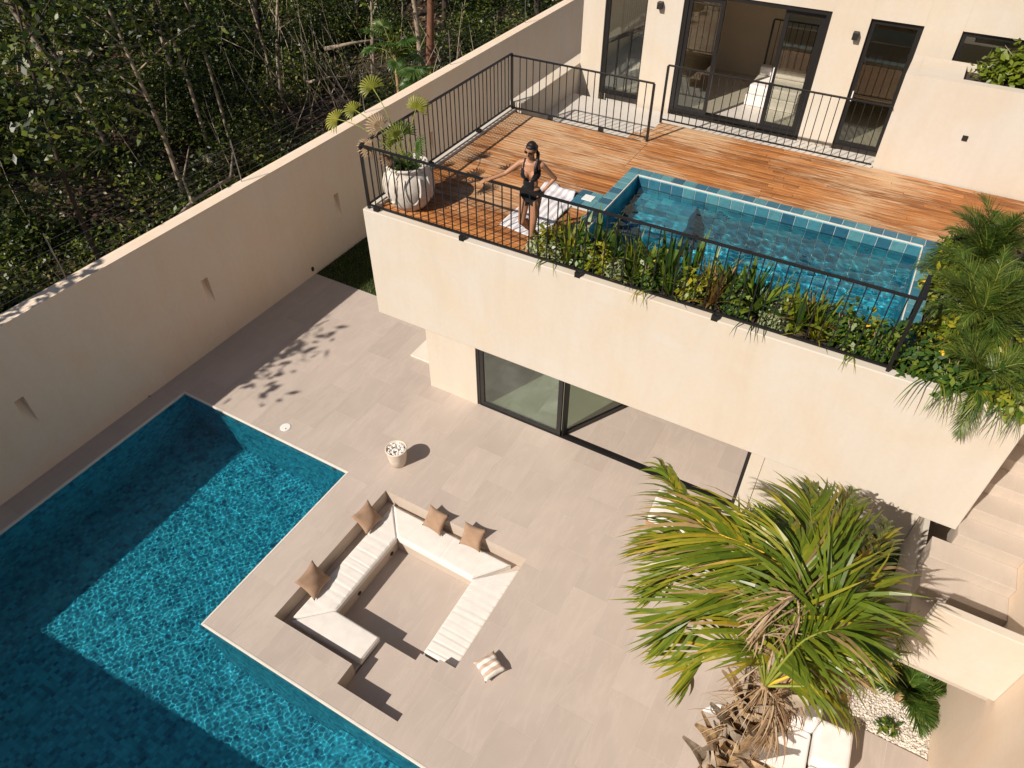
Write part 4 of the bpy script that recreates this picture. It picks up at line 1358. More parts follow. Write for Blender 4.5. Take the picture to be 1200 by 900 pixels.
def flower(p, root, mat, s=0.035):
    fg = Geo()
    o = Vector((random.uniform(-.4, .4), random.uniform(-1, 0.2), 0.7)).normalized()
    u = o.orthogonal().normalized(); w = o.cross(u)
    for k in range(5):
        b = 2 * math.pi * k / 5
        dr = u * math.cos(b) + w * math.sin(b); sd = o.cross(dr)
        fg.add([tuple(p), tuple(p + dr * s * 0.7 + sd * s * 0.45 + o * s * 0.3), tuple(p + dr * s * 1.3 + o * s * 0.45), tuple(p + dr * s * 0.7 - sd * s * 0.45 + o * s * 0.3)], [(0, 1, 2, 3)])
    fg.build('flower', mat, root)

ORD = ['first', 'second', 'third', 'fourth', 'fifth', 'sixth', 'seventh', 'eighth', 'ninth', 'tenth', 'eleventh', 'twelfth']

# ------------------------------------------------------------------ clay pot with fan palm
def pot():
    c = (-6.70, 8.36, DZ)
    root = thing('clay_pot', 'big whitewashed clay pot at the corner of the deck', 'pot', c)
    prof = [(0.20, 0.003), (0.255, 0.02), (0.33, 0.12), (0.385, 0.27), (0.40, 0.40), (0.385, 0.52), (0.345, 0.62), (0.31, 0.665), (0.315, 0.69), (0.345, 0.715), (0.345, 0.735), (0.325, 0.745), (0.295, 0.735), (0.28, 0.69), (0.27, 0.60), (0.05, 0.59)]
    Geo().lathe(prof, c, 48).build('body', 'pot_clay', root, smooth=True)
    for az in (-0.75, -1.75, 0.35, 1.5, 2.6, 3.6):
        pts = []
        for k in range(15):
            t = k / 14; a = az + 0.42 * math.sin(math.pi * t) * (1 if k else 1)
            a = az + 0.33 * math.cos(math.pi * t)
            z = 0.60 - 0.42 * math.sin(math.pi * t) ** 0.8
            r = np.interp(z, [0.02, 0.12, 0.27, 0.40, 0.52, 0.62], [0.255, 0.33, 0.385, 0.40, 0.385, 0.345]) + 0.006
            pts.append((c[0] + r * math.cos(a), c[1] + r * math.sin(a), c[2] + z))
        Geo().tube(pts, 0.017, 8).build('relief_loop', 'pot_clay', root, smooth=True)
    Geo().lathe([(0.275, 0.0), (0.275, 0.04), (0.1, 0.055)], (c[0], c[1], c[2] + 0.60), 24).build('soil', 'soil', root)
    p = thing('potted_fan_palm', 'young fan palm with yellowish leaves growing in the clay pot', 'palm', (c[0], c[1], c[2] + 0.65))
    b = Vector((c[0], c[1], c[2] + 0.64))
    tips = [((-7.80, 8.15, 5.72), 0.26, 'leaf_fan_light', 0.75), ((-7.55, 8.30, 5.86), 0.22, 'leaf_fan_light', 0.6), ((-7.35, 8.55, 6.15), 0.27, 'leaf_fan_light', 0.5),
            ((-7.0, 8.2, 5.75), 0.24, 'leaf_dry', 0.7), ((-7.05, 7.98, 5.50), 0.22, 'leaf_dry', 0.6), ((-6.75, 8.3, 5.62), 0.24, 'leaf_fan_light', 0.2), ((-6.62, 8.62, 5.95), 0.24, 'leaf_fan_light', 0.55),
            ((-6.85, 8.55, 5.55), 0.26, 'leaf_fan_dark', 0.5), ((-6.45, 8.3, 5.5), 0.24, 'leaf_fan_dark', 0.6), ((-6.95, 8.42, 5.42), 0.26, 'leaf_fan_light', 0.1), ((-6.75, 8.05, 5.35), 0.2, 'leaf_dry', 0.3)]
    for tp, rad, lm, ti in tips:
        tp = Vector(tp); d = tp - b
        pts = [b + d * (k / 6) + Vector((0, 0, 0.22 * d.length * math.sin(math.pi * k / 6) * 0.6)) for k in range(7)]
        out = (pts[-1] - pts[-2]).normalized()
        g = Geo(); fan_leaf(g, pts[-1], out, Vector((0.35, -0.6, 0.8)), rad, 16, ti, spread=210, split=0.42, droop=0.35)
        lf = g.build('fan_leaf', lm, p)
        Geo().tube(pts, 0.007, 5).build('petiole', 'rachis_green', lf, smooth=True)
    V, F = bush_leaves((c[0], c[1], c[2] + 0.66), (0.26, 0.26, 0.22), 260, 0.09, aspect=0.5, shell=0.2)
    gc = big_quads('pot_ground_cover', 'leaf_glossy', V, F, rng.uniform(0, 1, len(F)))
    tag(gc, 'dark leafy ground cover round the foot of the potted fan palm', 'plant')
    Vs = Geo()
    for k in range(26):
        a = random.uniform(-0.2, 3.2); r = random.uniform(0.20, 0.29)
        Vs.ellipsoid((c[0] + r * math.cos(a), c[1] + r * math.sin(a), c[2] + 0.665), (0.03, 0.03, 0.022), su=6, sv=4)
    tag(Vs.build('pot_pebbles', 'shell', smooth=True), 'white pebbles at the back edge of the clay pot', 'pebbles', kind='stuff')
pot()

# small ceramic stool-like planter with shells on the patio
def small_pot():
    c = (-6.27, 6.62, 0)
    root = thing('ceramic_pot', 'small pale ceramic pot filled with white shells on the patio', 'pot', c)
    Geo().lathe([(0.135, 0.002), (0.15, 0.01), (0.175, 0.18), (0.195, 0.37), (0.205, 0.40), (0.20, 0.412), (0.182, 0.41), (0.172, 0.36), (0.05, 0.345)], c, 40).build('body', 'pale_ceramic', root, smooth=True)
    g = Geo()
    r = random.Random(3)
    for k in range(70):
        a = r.uniform(0, 6.28); q = 0.165 * math.sqrt(r.random())
        rot = Matrix.Rotation(r.uniform(0, 3), 3, 'Z') @ Matrix.Rotation(r.uniform(-.6, .6), 3, 'X')
        g.ellipsoid((c[0] + q * math.cos(a), c[1] + q * math.sin(a), 0.375 + r.uniform(0, 0.03)), (0.034, 0.022, 0.018), rot, su=8, sv=5)
    tag(g.build('white_shells', 'shell', smooth=True), 'heap of white shells in the small ceramic pot', 'shells', kind='stuff')
small_pot()

# towel on the deck
def towel():
    n, m = 60, 36
    A, B, C_, D_ = [np.array(q) for q in ((-5.12, 8.52), (-4.30, 8.42), (-4.46, 10.05), (-5.12, 10.16))]
    V = []; F = []
    r = np.random.default_rng(4)
    bumps = [(r.uniform(0, 1), r.uniform(0, 1), r.uniform(0.05, 0.16), r.uniform(0.006, 0.02)) for _ in range(26)]
    for i in range(n):
        t = i / (n - 1)
        for j in range(m):
            s = j / (m - 1)
            p = (A * (1 - s) + B * s) * (1 - t) + (D_ * (1 - s) + C_ * s) * t
            z = 0.008
            for a, b, w, h in bumps:
                z += h * math.exp(-(((s - a) * 0.65) ** 2 + ((t - b) * 1.6) ** 2) / w ** 2 * 1.4)
            z += 0.055 * math.exp(-((t - 0.93) / 0.05) ** 2) * (0.6 + 0.4 * math.sin(9 * s)) + 0.035 * math.exp(-((s - 0.97) / 0.05) ** 2) * max(0, t - 0.4) * (1 + math.sin(16 * t))
            z += 0.006 * math.sin(7 * s + 5 * t)
            edge = 0.03 * math.sin(9 * s) * (t > 0.97) + 0.02 * math.sin(12 * t) * (1 if s > 0.97 else 0)
            V.append((p[0] + edge + 4.7, p[1] + edge - 9.2, DZ + 0.004 + max(0.004, z)))
    for i in range(n - 1):
        for j in range(m - 1):
            F.append((i * m + j, i * m + j + 1, (i + 1) * m + j + 1, (i + 1) * m + j))
    o = Geo().add(V, F, 0.5).build('beach_towel', 'towel_striped', smooth=True)
    o.location = (-4.7, 9.2, 0)
    so = o.modifiers.new('thick', 'SOLIDIFY'); so.thickness = 0.006; so.offset = 0
    tag(o, 'rumpled white and grey striped towel spread on the deck behind the woman', 'towel')
towel()

# ------------------------------------------------------------------ patio furniture near the coconut palm
def ottoman(loc, rz, label):
    root = thing('ottoman', label, 'ottoman', loc, local=True, rotz=rz)
    for x in (-0.42, 0.42):
        for y in (-0.30, 0.30):
            Geo().tube([(x, y, 0.001), (x, y, 0.14)], [0.018, 0.026], 8).build('leg', 'teak', root)
    Geo().box(-0.48, 0.48, -0.36, 0.36, 0.14, 0.19).build('frame', 'teak', root, bevel=0.012)
    Geo().box(-0.47, 0.47, -0.35, 0.35, 0.191, 0.36).build('cushion', 'upholstery_white', root, bevel=0.05, segs=3)
def sofa():
    loc = (1.42, 4.70, 0)
    root = thing('white_sofa', 'white upholstered sofa with teak frame under the coconut palm', 'sofa', loc, local=True, rotz=R(4))
    def part(name, mat, *b, bevel=0.0):
        return Geo().box(*b).build(name, mat, root, bevel=bevel, segs=3)
    for x in (-0.5, 0.66):
        for y in (-0.9, 0.78):
            Geo().tube([(x, y, 0.001), (x, y, 0.16)], [0.02, 0.028], 8).build('leg', 'teak', root)
    part('frame', 'teak', -0.56, 0.74, -1.0, 0.84, 0.16, 0.22, bevel=0.02)
    part('seat_cushion', 'upholstery_white', -0.52, 0.20, -0.98, 0.56, 0.222, 0.42, bevel=0.05)
    part('backrest', 'upholstery_white', -0.54, 0.22, 0.565, 0.78, 0.222, 0.80, bevel=0.06)
    part('seat_cushion', 'upholstery_white', 0.225, 0.68, 0.16, 0.76, 0.222, 0.54, bevel=0.06)
    part('seat_cushion', 'upholstery_white', 0.225, 0.68, -0.98, 0.15, 0.222, 0.42, bevel=0.05)
sofa()
ottoman((-1.22, 7.92, 0), R(4), 'low white ottoman beside the open ground-floor door, behind the palm fronds')

def stool():
    root = thing('wooden_stool', 'teak stool standing inside the open ground-floor room', 'stool', (-2.75, 10.35, 0))
    Geo().lathe([(0.17, 0.42), (0.18, 0.43), (0.18, 0.455), (0.17, 0.465)], (-2.75, 10.35, 0), 24).build('seat', 'teak', root, smooth=False)
    for k in range(4):
        a = 0.6 + k * math.pi / 2
        Geo().tube([(-2.75 + 0.19 * math.cos(a), 10.35 + 0.19 * math.sin(a), 0.001), (-2.75 + 0.12 * math.cos(a), 10.35 + 0.12 * math.sin(a), 0.419)], [0.016, 0.02], 8).build('leg', 'teak', root)
stool()

# ------------------------------------------------------------------ the woman at the railing
def person():
    bz = DZ + 0.002
    root = thing('person', 'woman in a black cut-out swimsuit and sunglasses with one hand on the front railing', 'person', (-4.38, 8.17, bz), local=True, rotz=R(14))
    g = Geo()
    def cap(p, q, r0, r1, flat=1.0, n=7):
        p = Vector(p); q = Vector(q)
        pts, rad = [], []
        d = (q - p).normalized()
        for k in range(4):
            a = math.pi / 2 * k / 4
            pts.append(p - d * r0 * math.cos(a)); rad.append(max(0.002, r0 * math.sin(a)))
        for k in range(n):
            t = k / (n - 1)
            pts.append(p.lerp(q, t)); rad.append(r0 + (r1 - r0) * t)
        for k in range(1, 5):
            a = math.pi / 2 * k / 4
            pts.append(q + d * r1 * math.sin(a)); rad.append(max(0.002, r1 * math.cos(a)))
        g.tube(pts, rad, 12)
    E_ = g.ellipsoid
    # torso
    E_((0, 0.005, 1.235), (0.142, 0.090, 0.150)); E_((0, 0.0, 1.33), (0.135, 0.065, 0.06))
    E_((0, 0.005, 1.06), (0.108, 0.078, 0.13)); E_((0, 0.01, 0.93), (0.148, 0.100, 0.115)); E_((0, 0.01, 0.86), (0.158, 0.105, 0.085))
    for s in (-1, 1):
        E_((s * 0.068, -0.075, 1.215), (0.058, 0.052, 0.058)); E_((s * 0.075, 0.070, 0.865), (0.082, 0.072, 0.085))
        cap((s * 0.06, 0.015, 1.375), (s * 0.145, 0.01, 1.345), 0.042, 0.050)
    cap((0, 0.012, 1.36), (0.0, -0.005, 1.47), 0.052, 0.046)
    # head, tilted a little down and to her left
    hr = Matrix.Rotation(R(-14), 3, 'Z') @ Matrix.Rotation(R(14), 3, 'X') @ Matrix.Rotation(R(6), 3, 'Y')
    hc = Vector((0.0, -0.025, 1.565))
    E_(tuple(hc), (0.070, 0.088, 0.098), hr, 20, 14)
    E_(tuple(hc + hr @ Vector((0, -0.030, -0.060))), (0.050, 0.052, 0.050), hr)
    E_(tuple(hc + hr @ Vector((0, -0.066, -0.090))), (0.022, 0.020, 0.018), hr)
    cap(hc + hr @ Vector((0, -0.084, 0.008)), hc + hr @ Vector((0, -0.100, -0.028)), 0.008, 0.013)
    for s in (-1, 1):
        E_(tuple(hc + hr @ Vector((s * 0.070, 0.012, -0.010))), (0.010, 0.018, 0.028), hr)
    # standing leg (her left), bent leg (her right) crossing behind
    cap((0.082, 0.0, 0.84), (0.055, -0.025, 0.47), 0.086, 0.052); cap((0.055, -0.025, 0.47), (0.005, 0.005, 0.085), 0.052, 0.034)
    E_((0.040, 0.025, 0.36), (0.046, 0.050, 0.11))
    cap((0.005, 0.02, 0.045), (-0.010, -0.09, 0.030), 0.036, 0.033); cap((-0.010, -0.09, 0.028), (-0.016, -0.155, 0.020), 0.034, 0.020)
    for k in range(5):
        cap((-0.038 + 0.013 * k, -0.150, 0.014), (-0.044 + 0.014 * k, -0.185 + 0.006 * abs(k - 3), 0.012), 0.010, 0.0085, n=3)
    cap((-0.082, 0.0, 0.84), (-0.105, -0.085, 0.49), 0.086, 0.052); cap((-0.105, -0.085, 0.49), (0.045, 0.19, 0.155), 0.051, 0.033)
    E_((-0.055, 0.035, 0.385), (0.045, 0.052, 0.09))
    cap((0.05, 0.20, 0.125), (0.072, 0.150, 0.045), 0.034, 0.032); cap((0.072, 0.150, 0.042), (0.080, 0.098, 0.018), 0.033, 0.020)
    # her right arm out to the rail, left arm akimbo
    sh = Vector((-0.158, 0.008, 1.345)); el = Vector((-0.355, -0.055, 1.185)); wr = Vector((-0.555, -0.185, 1.125))
    cap(sh, el, 0.041, 0.032); cap(el, wr, 0.032, 0.022)
    def hand(w, d, nrm, curl, flip):
        d = Vector(d).normalized(); nrm = Vector(nrm); nrm = (nrm - d * nrm.dot(d)).normalized(); s = d.cross(nrm) * flip
        for k in range(4):
            cap(w + s * (-0.016 + 0.010 * k), w + d * 0.075 + s * (-0.028 + 0.0185 * k), 0.013, 0.011, n=3)
        for k, L in enumerate((0.066, 0.076, 0.070, 0.055)):
            b = w + d * 0.075 + s * (-0.028 + 0.0185 * k)
            m = b + (d * math.cos(curl) - nrm * math.sin(curl)) * L * 0.55
            t = m + (d * math.cos(2.1 * curl) - nrm * math.sin(2.1 * curl)) * L * 0.45
            cap(b, m, 0.0095, 0.0085, n=3); cap(m, t, 0.0085, 0.007, n=3)
        b = w + d * 0.02 - s * 0.022
        m = b + d * 0.035 - s * 0.028 - nrm * 0.006; t = m + d * 0.032 - s * 0.006 - nrm * 0.012
        cap(b, m, 0.012, 0.0105, n=3); cap(m, t, 0.0105, 0.008, n=3)
    hand(wr, (-0.85, -0.45, -0.10), (0.1, -0.1, 1), 0.40, -1)
    sh = Vector((0.158, 0.008, 1.345)); el = Vector((0.315, 0.125, 1.115)); wr = Vector((0.200, -0.005, 0.985))
    cap(sh, el, 0.041, 0.032); cap(el, wr, 0.032, 0.022)
    hand(wr, (-0.42, -0.62, -0.62), (0.8, -0.45, 0.0), 0.30, 1)
    me = g.mesh('person_body', 'skin', True)
    tmp = bpy.data.objects.new('body', me); link(tmp)
    mod = tmp.modifiers.new('remesh', 'REMESH'); mod.mode = 'VOXEL'; mod.voxel_size = 0.0065; mod.use_smooth_shade = True
    sm = tmp.modifiers.new('smooth', 'SMOOTH'); sm.factor = 0.5; sm.iterations = 7
    dg = bpy.context.evaluated_depsgraph_get()
    ev = tmp.evaluated_get(dg)
    body_me = bpy.data.meshes.new_from_object(ev)
    bpy.data.objects.remove(tmp)
    body_me.name = 'body'
    body_me.materials.clear(); body_me.materials.append(MAT['skin'])
    body = link(bpy.data.objects.new('body', body_me), root)
    # swimsuit: shell lifted off the body
    nv = len(body_me.vertices)
    co = np.zeros(nv * 3); body_me.vertices.foreach_get('co', co); co = co.reshape(-1, 3)
    no = np.zeros(nv * 3); body_me.vertices.foreach_get('normal', no); no = no.reshape(-1, 3)
    x, y, z = co.T
    ax = np.abs(x)
    front = y < 0.012
    inT = (ax < 0.185) & ~((z < 1.0) & (x > 0.10) & (y < -0.08) & (z > 0.86))
    suit = np.zeros(nv, bool)
    suit |= inT & (z > 0.82) & (z < 1.045) & (z > 0.80 + 0.80 * np.clip(ax - 0.035, 0, 1) * front + 0.45 * np.clip(ax - 0.05, 0, 1) * ~front)
    suit |= inT & (ax < 0.06) & (z > 0.745) & (z < 0.85)
    vneck = ax > (z - 1.115) * 0.42 + 0.004
    suit |= inT & front & (z >= 1.045) & (z < 1.285) & vneck & (ax < 0.138)
    suit |= inT & front & (z >= 1.28) & (z < 1.42) & (np.abs(ax - (0.098 - 0.10 * (z - 1.28))) < 0.013)
    suit |= inT & ~front & (z > 1.06) & (z < 1.42) & (np.abs(ax - (0.075 + 0.02 * (z - 1.06))) < 0.013)
    suit &= ~((x > 0.062) & (z > 0.985) & (z < 1.115))
    faces = [p.vertices[:] for p in body_me.polygons if all(suit[i] for i in p.vertices)]
    idx = sorted({i for f in faces for i in f}); mp_ = {k: i for i, k in enumerate(idx)}
    if faces:
        V = co[idx] + no[idx] * 0.005
        s = Geo().add(V, [[mp_[i] for i in f] for f in faces], 0.5).build('swimsuit', 'swimsuit_black', root, smooth=True)
        so = s.modifiers.new('thick', 'SOLIDIFY'); so.thickness = 0.004
    # hair drawn back with a tail over her left shoulder
    h = Geo()
    h.ellipsoid(tuple(hc + hr @ Vector((0, 0.020, 0.022))), (0.075, 0.085, 0.087), hr, 20, 14)
    h.ellipsoid(tuple(hc + hr @ Vector((0, -0.032, 0.066))), (0.056, 0.046, 0.030), hr)
    h.ellipsoid(tuple(hc + hr @ Vector((0.02, 0.095, -0.02))), (0.040, 0.036, 0.045), hr)
    h.tube([hc + Vector((0.03, 0.10, -0.02)), hc + Vector((0.085, 0.07, -0.08)), hc + Vector((0.10, -0.015, -0.15)), hc + Vector((0.085, -0.075, -0.23)), hc + Vector((0.075, -0.095, -0.32))], [0.022, 0.026, 0.025, 0.020, 0.006], 10)
    h.build('hair', 'hair', root, smooth=True)
    for s in (-1, 1):
        lens = Geo(); lens.ellipsoid(tuple(hc + hr @ Vector((s * 0.031, -0.081, 0.004))), (0.028, 0.010, 0.022), hr)
        lens.build('sunglass_lens', 'lens_black', root, smooth=True)
        t = Geo(); t.tube([hc + hr @ Vector((s * 0.055, -0.072, 0.008)), hc + hr @ Vector((s * 0.074, -0.02, 0.006)), hc + hr @ Vector((s * 0.074, 0.02, 0.0))], 0.0035, 6)
        t.build('sunglass_temple', 'lens_black', root)
    b = Geo(); b.tube([hc + hr @ Vector((-0.012, -0.090, 0.010)), hc + hr @ Vector((0.012, -0.090, 0.010))], 0.004, 6); b.build('sunglass_bridge', 'lens_black', root)
    m = Geo(); m.ellipsoid(tuple(hc + hr @ Vector((0, -0.084, -0.056))), (0.020, 0.006, 0.007), hr); m.build('mouth', 'lip', root, smooth=True)
person()

# ------------------------------------------------------------------ coconut palm in front
def coconut():
    base = Vector((0.62, 4.22, 0))
    top = Vector((0.66, 4.28, 2.75))
    root = thing('coconut_palm', 'wind-blown coconut palm with green and yellow fronds and shaggy brown trunk', 'palm', tuple(base))
    tp = []
    for k in range(12):
        t = k / 11
        tp.append(base.lerp(top, t) + Vector((0.03 * math.sin(3 * t), 0.02 * math.sin(4 * t), 0)))
    Geo().tube(tp, [0.21, 0.19, 0.175, 0.17, 0.165, 0.16, 0.16, 0.16, 0.155, 0.135, 0.09, 0.03], 14).build('trunk', 'palm_fibre', root, smooth=True)
    # old leaf bases wrapped round the trunk
    r = random.Random(21)
    for k in range(96):
        z = 0.25 + 2.35 * (k / 96.0) + r.uniform(-0.08, 0.08); a = k * 2.4 + r.uniform(-0.5, 0.5)
        c = Vector((base.x + (top.x - base.x) * z / 2.75 + 0.14 * math.cos(a), base.y + (top.y - base.y) * z / 2.75 + 0.14 * math.sin(a), z))
        o = Vector((math.cos(a), math.sin(a), 0)); up = Vector((r.uniform(-0.25, 0.25), r.uniform(-0.25, 0.25), 1)).normalized(); sd = o.cross(up)
        L = r.uniform(0.26, 0.62); w = r.uniform(0.06, 0.13); fl = r.choice([0.15, 0.3, 0.5, 0.9, 1.5]) * r.uniform(0.8, 1.2); tw = r.uniform(-0.12, 0.12)
        n_ = 6; v = []
        for q in range(n_):
            t = q / (n_ - 1)
            p = c + up * (L * t - 0.10) + o * (0.02 + fl * 0.22 * t ** 2) + sd * tw * t ** 2
            kk = w * (1.15 - 0.95 * t ** 1.4) * (1 + 0.12 * math.sin(7 * t + k)); th = 0.020 * (1 - 0.8 * t); cup = 0.35 * kk
            v += [tuple(p - sd * kk - o * cup), tuple(p + o * th), tuple(p + sd * kk - o * cup), tuple(p - o * th)]
        f = []
        for i in range(n_ - 1):
            for q in range(4):
                f.append((i * 4 + q, i * 4 + (q + 1) % 4, (i + 1) * 4 + (q + 1) % 4, (i + 1) * 4 + q))
        m_ = (n_ - 1) * 4
        f += [(0, 1, 2, 3), (m_ + 3, m_ + 2, m_ + 1, m_)]
        Geo().add(v, f).build('leaf_base', r.choice(['dry_frond', 'palm_fibre', 'palm_fibre', 'bark_pale']), root)
    C0 = top + Vector((0, 0, -0.02))
    ctrl = {
        'a': ([(0.98, 4.99, 3.5), (0.21, 5.01, 3.9), (-0.55, 5.13, 3.8), (-1.29, 6.01, 3.45)], (-0.9, -0.35, -0.5), (0.15, 0.9), 0.80),
        'b': ([(0.64, 4.96, 3.5), (-0.02, 4.96, 3.8), (-0.51, 4.83, 3.6), (-0.77, 4.54, 3.1)], (-1.0, 0.0, -0.5), (0.1, 0.8), 0.75),
        'c': ([(0.46, 4.7, 3.4), (-0.06, 4.61, 3.6), (-0.38, 4.34, 3.3), (-0.52, 4.16, 2.9)], (-0.9, 0.1, -0.4), (0.1, 0.7), 0.70),
        'e': ([(0.89, 4.94, 3.4), (0.81, 5.51, 3.7), (0.79, 6.24, 3.6), (0.89, 6.93, 3.3)], (-0.3, 0.2, -0.2), (0.2, 0.9), 0.60),
        'f': ([(1.05, 4.81, 3.4), (1.21, 5.4, 3.5), (1.31, 6.24, 3.3), (1.4, 6.92, 3.0)], (0.1, 0.1, -0.3), (0.2, 0.9), 0.52),
        'g': ([(1.19, 4.68, 3.3), (1.37, 5.16, 3.4), (1.64, 5.45, 3.0), (1.85, 5.55, 2.6)], (-0.5, 0.5, -0.3), (0.2, 0.95), 0.55),
        'h': ([(0.86, 4.49, 3.4), (0.88, 4.68, 3.8), (0.95, 4.8, 4.0), (1.18, 4.94, 3.9)], (0.3, 0.1, -0.3), (0.0, 0.5), 0.62),
        'i': ([(1.1, 4.43, 2.9), (1.35, 4.57, 2.7), (1.59, 4.64, 2.3)], (0.1, 0.0, -1.2), (0.3, 1.0), 0.5),
        'j': ([(0.39, 4.33, 3.2), (0.05, 4.25, 3.2), (-0.13, 4.1, 2.8), (-0.1, 4.06, 2.4)], (-0.6, 0.0, -0.7), (0.2, 0.9), 0.55),
        'l': ([(0.7, 5.21, 3.7), (0.49, 5.83, 3.8), (0.38, 6.56, 3.5)], (-0.4, 0.2, -0.1), (0.1, 0.8), 0.60),
        'n': ([(0.72, 4.36, 3.25), (0.82, 4.40, 3.75), (1.05, 4.42, 4.05), (1.38, 4.38, 4.0)], (0.2, 0.2, -0.4), (0.0, 0.6), 0.55),
        'p': ([(0.66, 4.48, 3.4), (0.62, 4.72, 3.9), (0.50, 5.02, 4.1), (0.30, 5.40, 4.0)], (-0.5, 0.0, -0.4), (0.1, 0.8), 0.62),
        'q': ([(0.80, 4.45, 3.1), (1.05, 4.62, 3.45), (1.32, 4.80, 3.40), (1.58, 4.98, 3.05)], (0.1, 0.3, -0.5), (0.2, 0.9), 0.50),
        'r': ([(0.50, 4.40, 3.1), (0.22, 4.52, 3.35), (-0.08, 4.60, 3.15), (-0.32, 4.62, 2.75)], (-0.6, 0.0, -0.6), (0.2, 0.95), 0.58),
        'm': ([(0.33, 4.83, 3.6), (-0.22, 5.05, 3.7), (-0.69, 5.15, 3.4), (-1.09, 5.1, 3.0)], (-1.0, -0.1, -0.5), (0.1, 0.8), 0.72),
    }
    for k, (cp, lw, ti, ll) in ctrl.items():
        L = sum((Vector(b) - Vector(a)).length for a, b in zip([C0] + cp[:-1], cp))
        frond(root, C0, 0, 0, L, 0, int(20 + 14 * L), ll * 1.18, 0.047, 'leaf_palm', 'rachis_yellow' if k in 'ag' else 'rachis_green', ldroop=0.75, start=0.15, rr=0.018, tint=ti, lwind=lw, keel=0.15, keep=0.88, path=cp, mess=0.13, aged=0.05)
    for cp in ([(0.71, 4.9, 3.3), (0.34, 5.01, 3.35), (0.04, 4.75, 2.9)], [(0.59, 4.51, 3.1), (0.58, 4.46, 2.6), (0.7, 4.38, 2.0)], [(1.07, 4.63, 3.0), (1.36, 4.79, 2.8), (1.7, 5.09, 2.4)],
               [(0.83, 4.65, 2.9), (0.95, 4.5, 2.4), (1.0, 4.44, 1.9)], [(0.72, 4.50, 3.5), (0.58, 4.62, 3.95), (0.42, 4.50, 3.75), (0.34, 4.32, 3.2)], [(0.80, 4.20, 2.7), (0.86, 4.12, 2.4), (0.88, 4.08, 2.0)]):
        frond(root, C0 + Vector((0, 0, -0.05)), 0, 0, 1.4, 0, 30, 0.55, 0.022, 'leaf_dry', 'dry_frond', ldroop=1.6, start=0.2, rr=0.018, tint=(0.1, 0.95), lname='dry_frond', lwind=(-0.3, 0, -0.9), path=cp, mess=0.25)
    # hanging fibre threads under the crown
    h = Geo()
    for k in range(130):
        q_ = r.uniform(-1.5, 0.06) if k % 2 else r.uniform(-0.35, 0.08)
        rd = 0.17 if q_ < -0.3 else 0.09
        a = r.uniform(0, 6.28); p = C0 + Vector((rd * math.cos(a), rd * math.sin(a), q_))
        strip(h, p, (math.cos(a), math.sin(a), r.uniform(-0.6, 0.5)), (0, 0, 1), r.uniform(0.2, 0.6), r.uniform(0.006, 0.016), 4, 1.8, r.random())
    tg = h.build('dry_fibre', 'leaf_dry', root); tg['kind'] = 'stuff'
coconut()
wc = pillow('white_cloth', 0.30, 0.12, 'upholstery_white', (0.36, 4.66, 1.0), lean((0.7, 0.3, 0.5), (0, 0.4, -1)), 'crumpled white cloth caught at the left of the coconut palm trunk', 'cloth', seed=8)

# ------------------------------------------------------------------ palms and plants under the stair
def cycad(name, label, base, n, L, lmat, seed, cat='palm', ll=0.2, lw=0.016, trunk=0.15, el=(15, 75), droop=1.1, group=None, nl=34, tint=(0, 0.8)):
    rr = random.Random(seed)
    root = thing(name, label, cat, base, group)
    Geo().tube([base, (base[0], base[1], base[2] + trunk)], [0.08, 0.06], 10).build('trunk', 'palm_fibre', root, smooth=True)
    for i in range(n):
        az = 2 * math.pi * (i * 0.381966) + rr.uniform(-0.2, 0.2); e = R(rr.uniform(*el))
        frond(root, (base[0], base[1], base[2] + trunk), az, e, L * rr.uniform(0.75, 1.1), droop * rr.uniform(0.7, 1.3), nl, ll, lw, lmat, 'rachis_green', ldroop=0.7, start=0.12, rr=0.008, tint=tint, keel=0.3)
    return root
cycad('small_palm', 'bushy green palm in the gravel bed below the stair balustrade', (2.62, 6.62, -0.03), 20, 0.62, 'leaf_fan_dark', 31, nl=36, ll=0.22, lw=0.02, tint=(0.3, 1))
fan_palm('small_palm', 'dark fan palm in the shade against the lower wall beside the stair', (1.72, 8.15, -0.03), 13, 0.5, 0.42, 'leaf_fan_dark', 0.15, seed=4, tint=0.4)
fan_palm('small_palm', 'low fan palm behind the coconut palm at the lower wall', (0.35, 8.05, 0.0), 11, 0.45, 0.38, 'leaf_fan_dark', 0.2, seed=6, tint=0.7)
g = Geo(); rosette(g, (-0.30, 8.2, 0.42), 26, 0.42, 0.035, tint=(0.3, 1), el=(10, 85), droop=0.6)
yu = thing('yucca', 'small spiky yucca standing beside the ground-floor door frame', 'plant', (-0.30, 8.2, 0))
g.build('leaf_head', 'leaf_fan_dark', yu); Geo().tube([(-0.30, 8.2, 0), (-0.31, 8.2, 0.25), (-0.30, 8.2, 0.45)], [0.035, 0.028, 0.025], 8).build('stem', 'bark_pale', yu)
bush('ground_plant', 'small leafy green plant at the front corner of the gravel bed', (2.55, 6.08, -0.02), (0.13, 0.13, 0.14), 90, 0.09, 'leaf_glossy', tint=(0.3, 1), cat='plant')

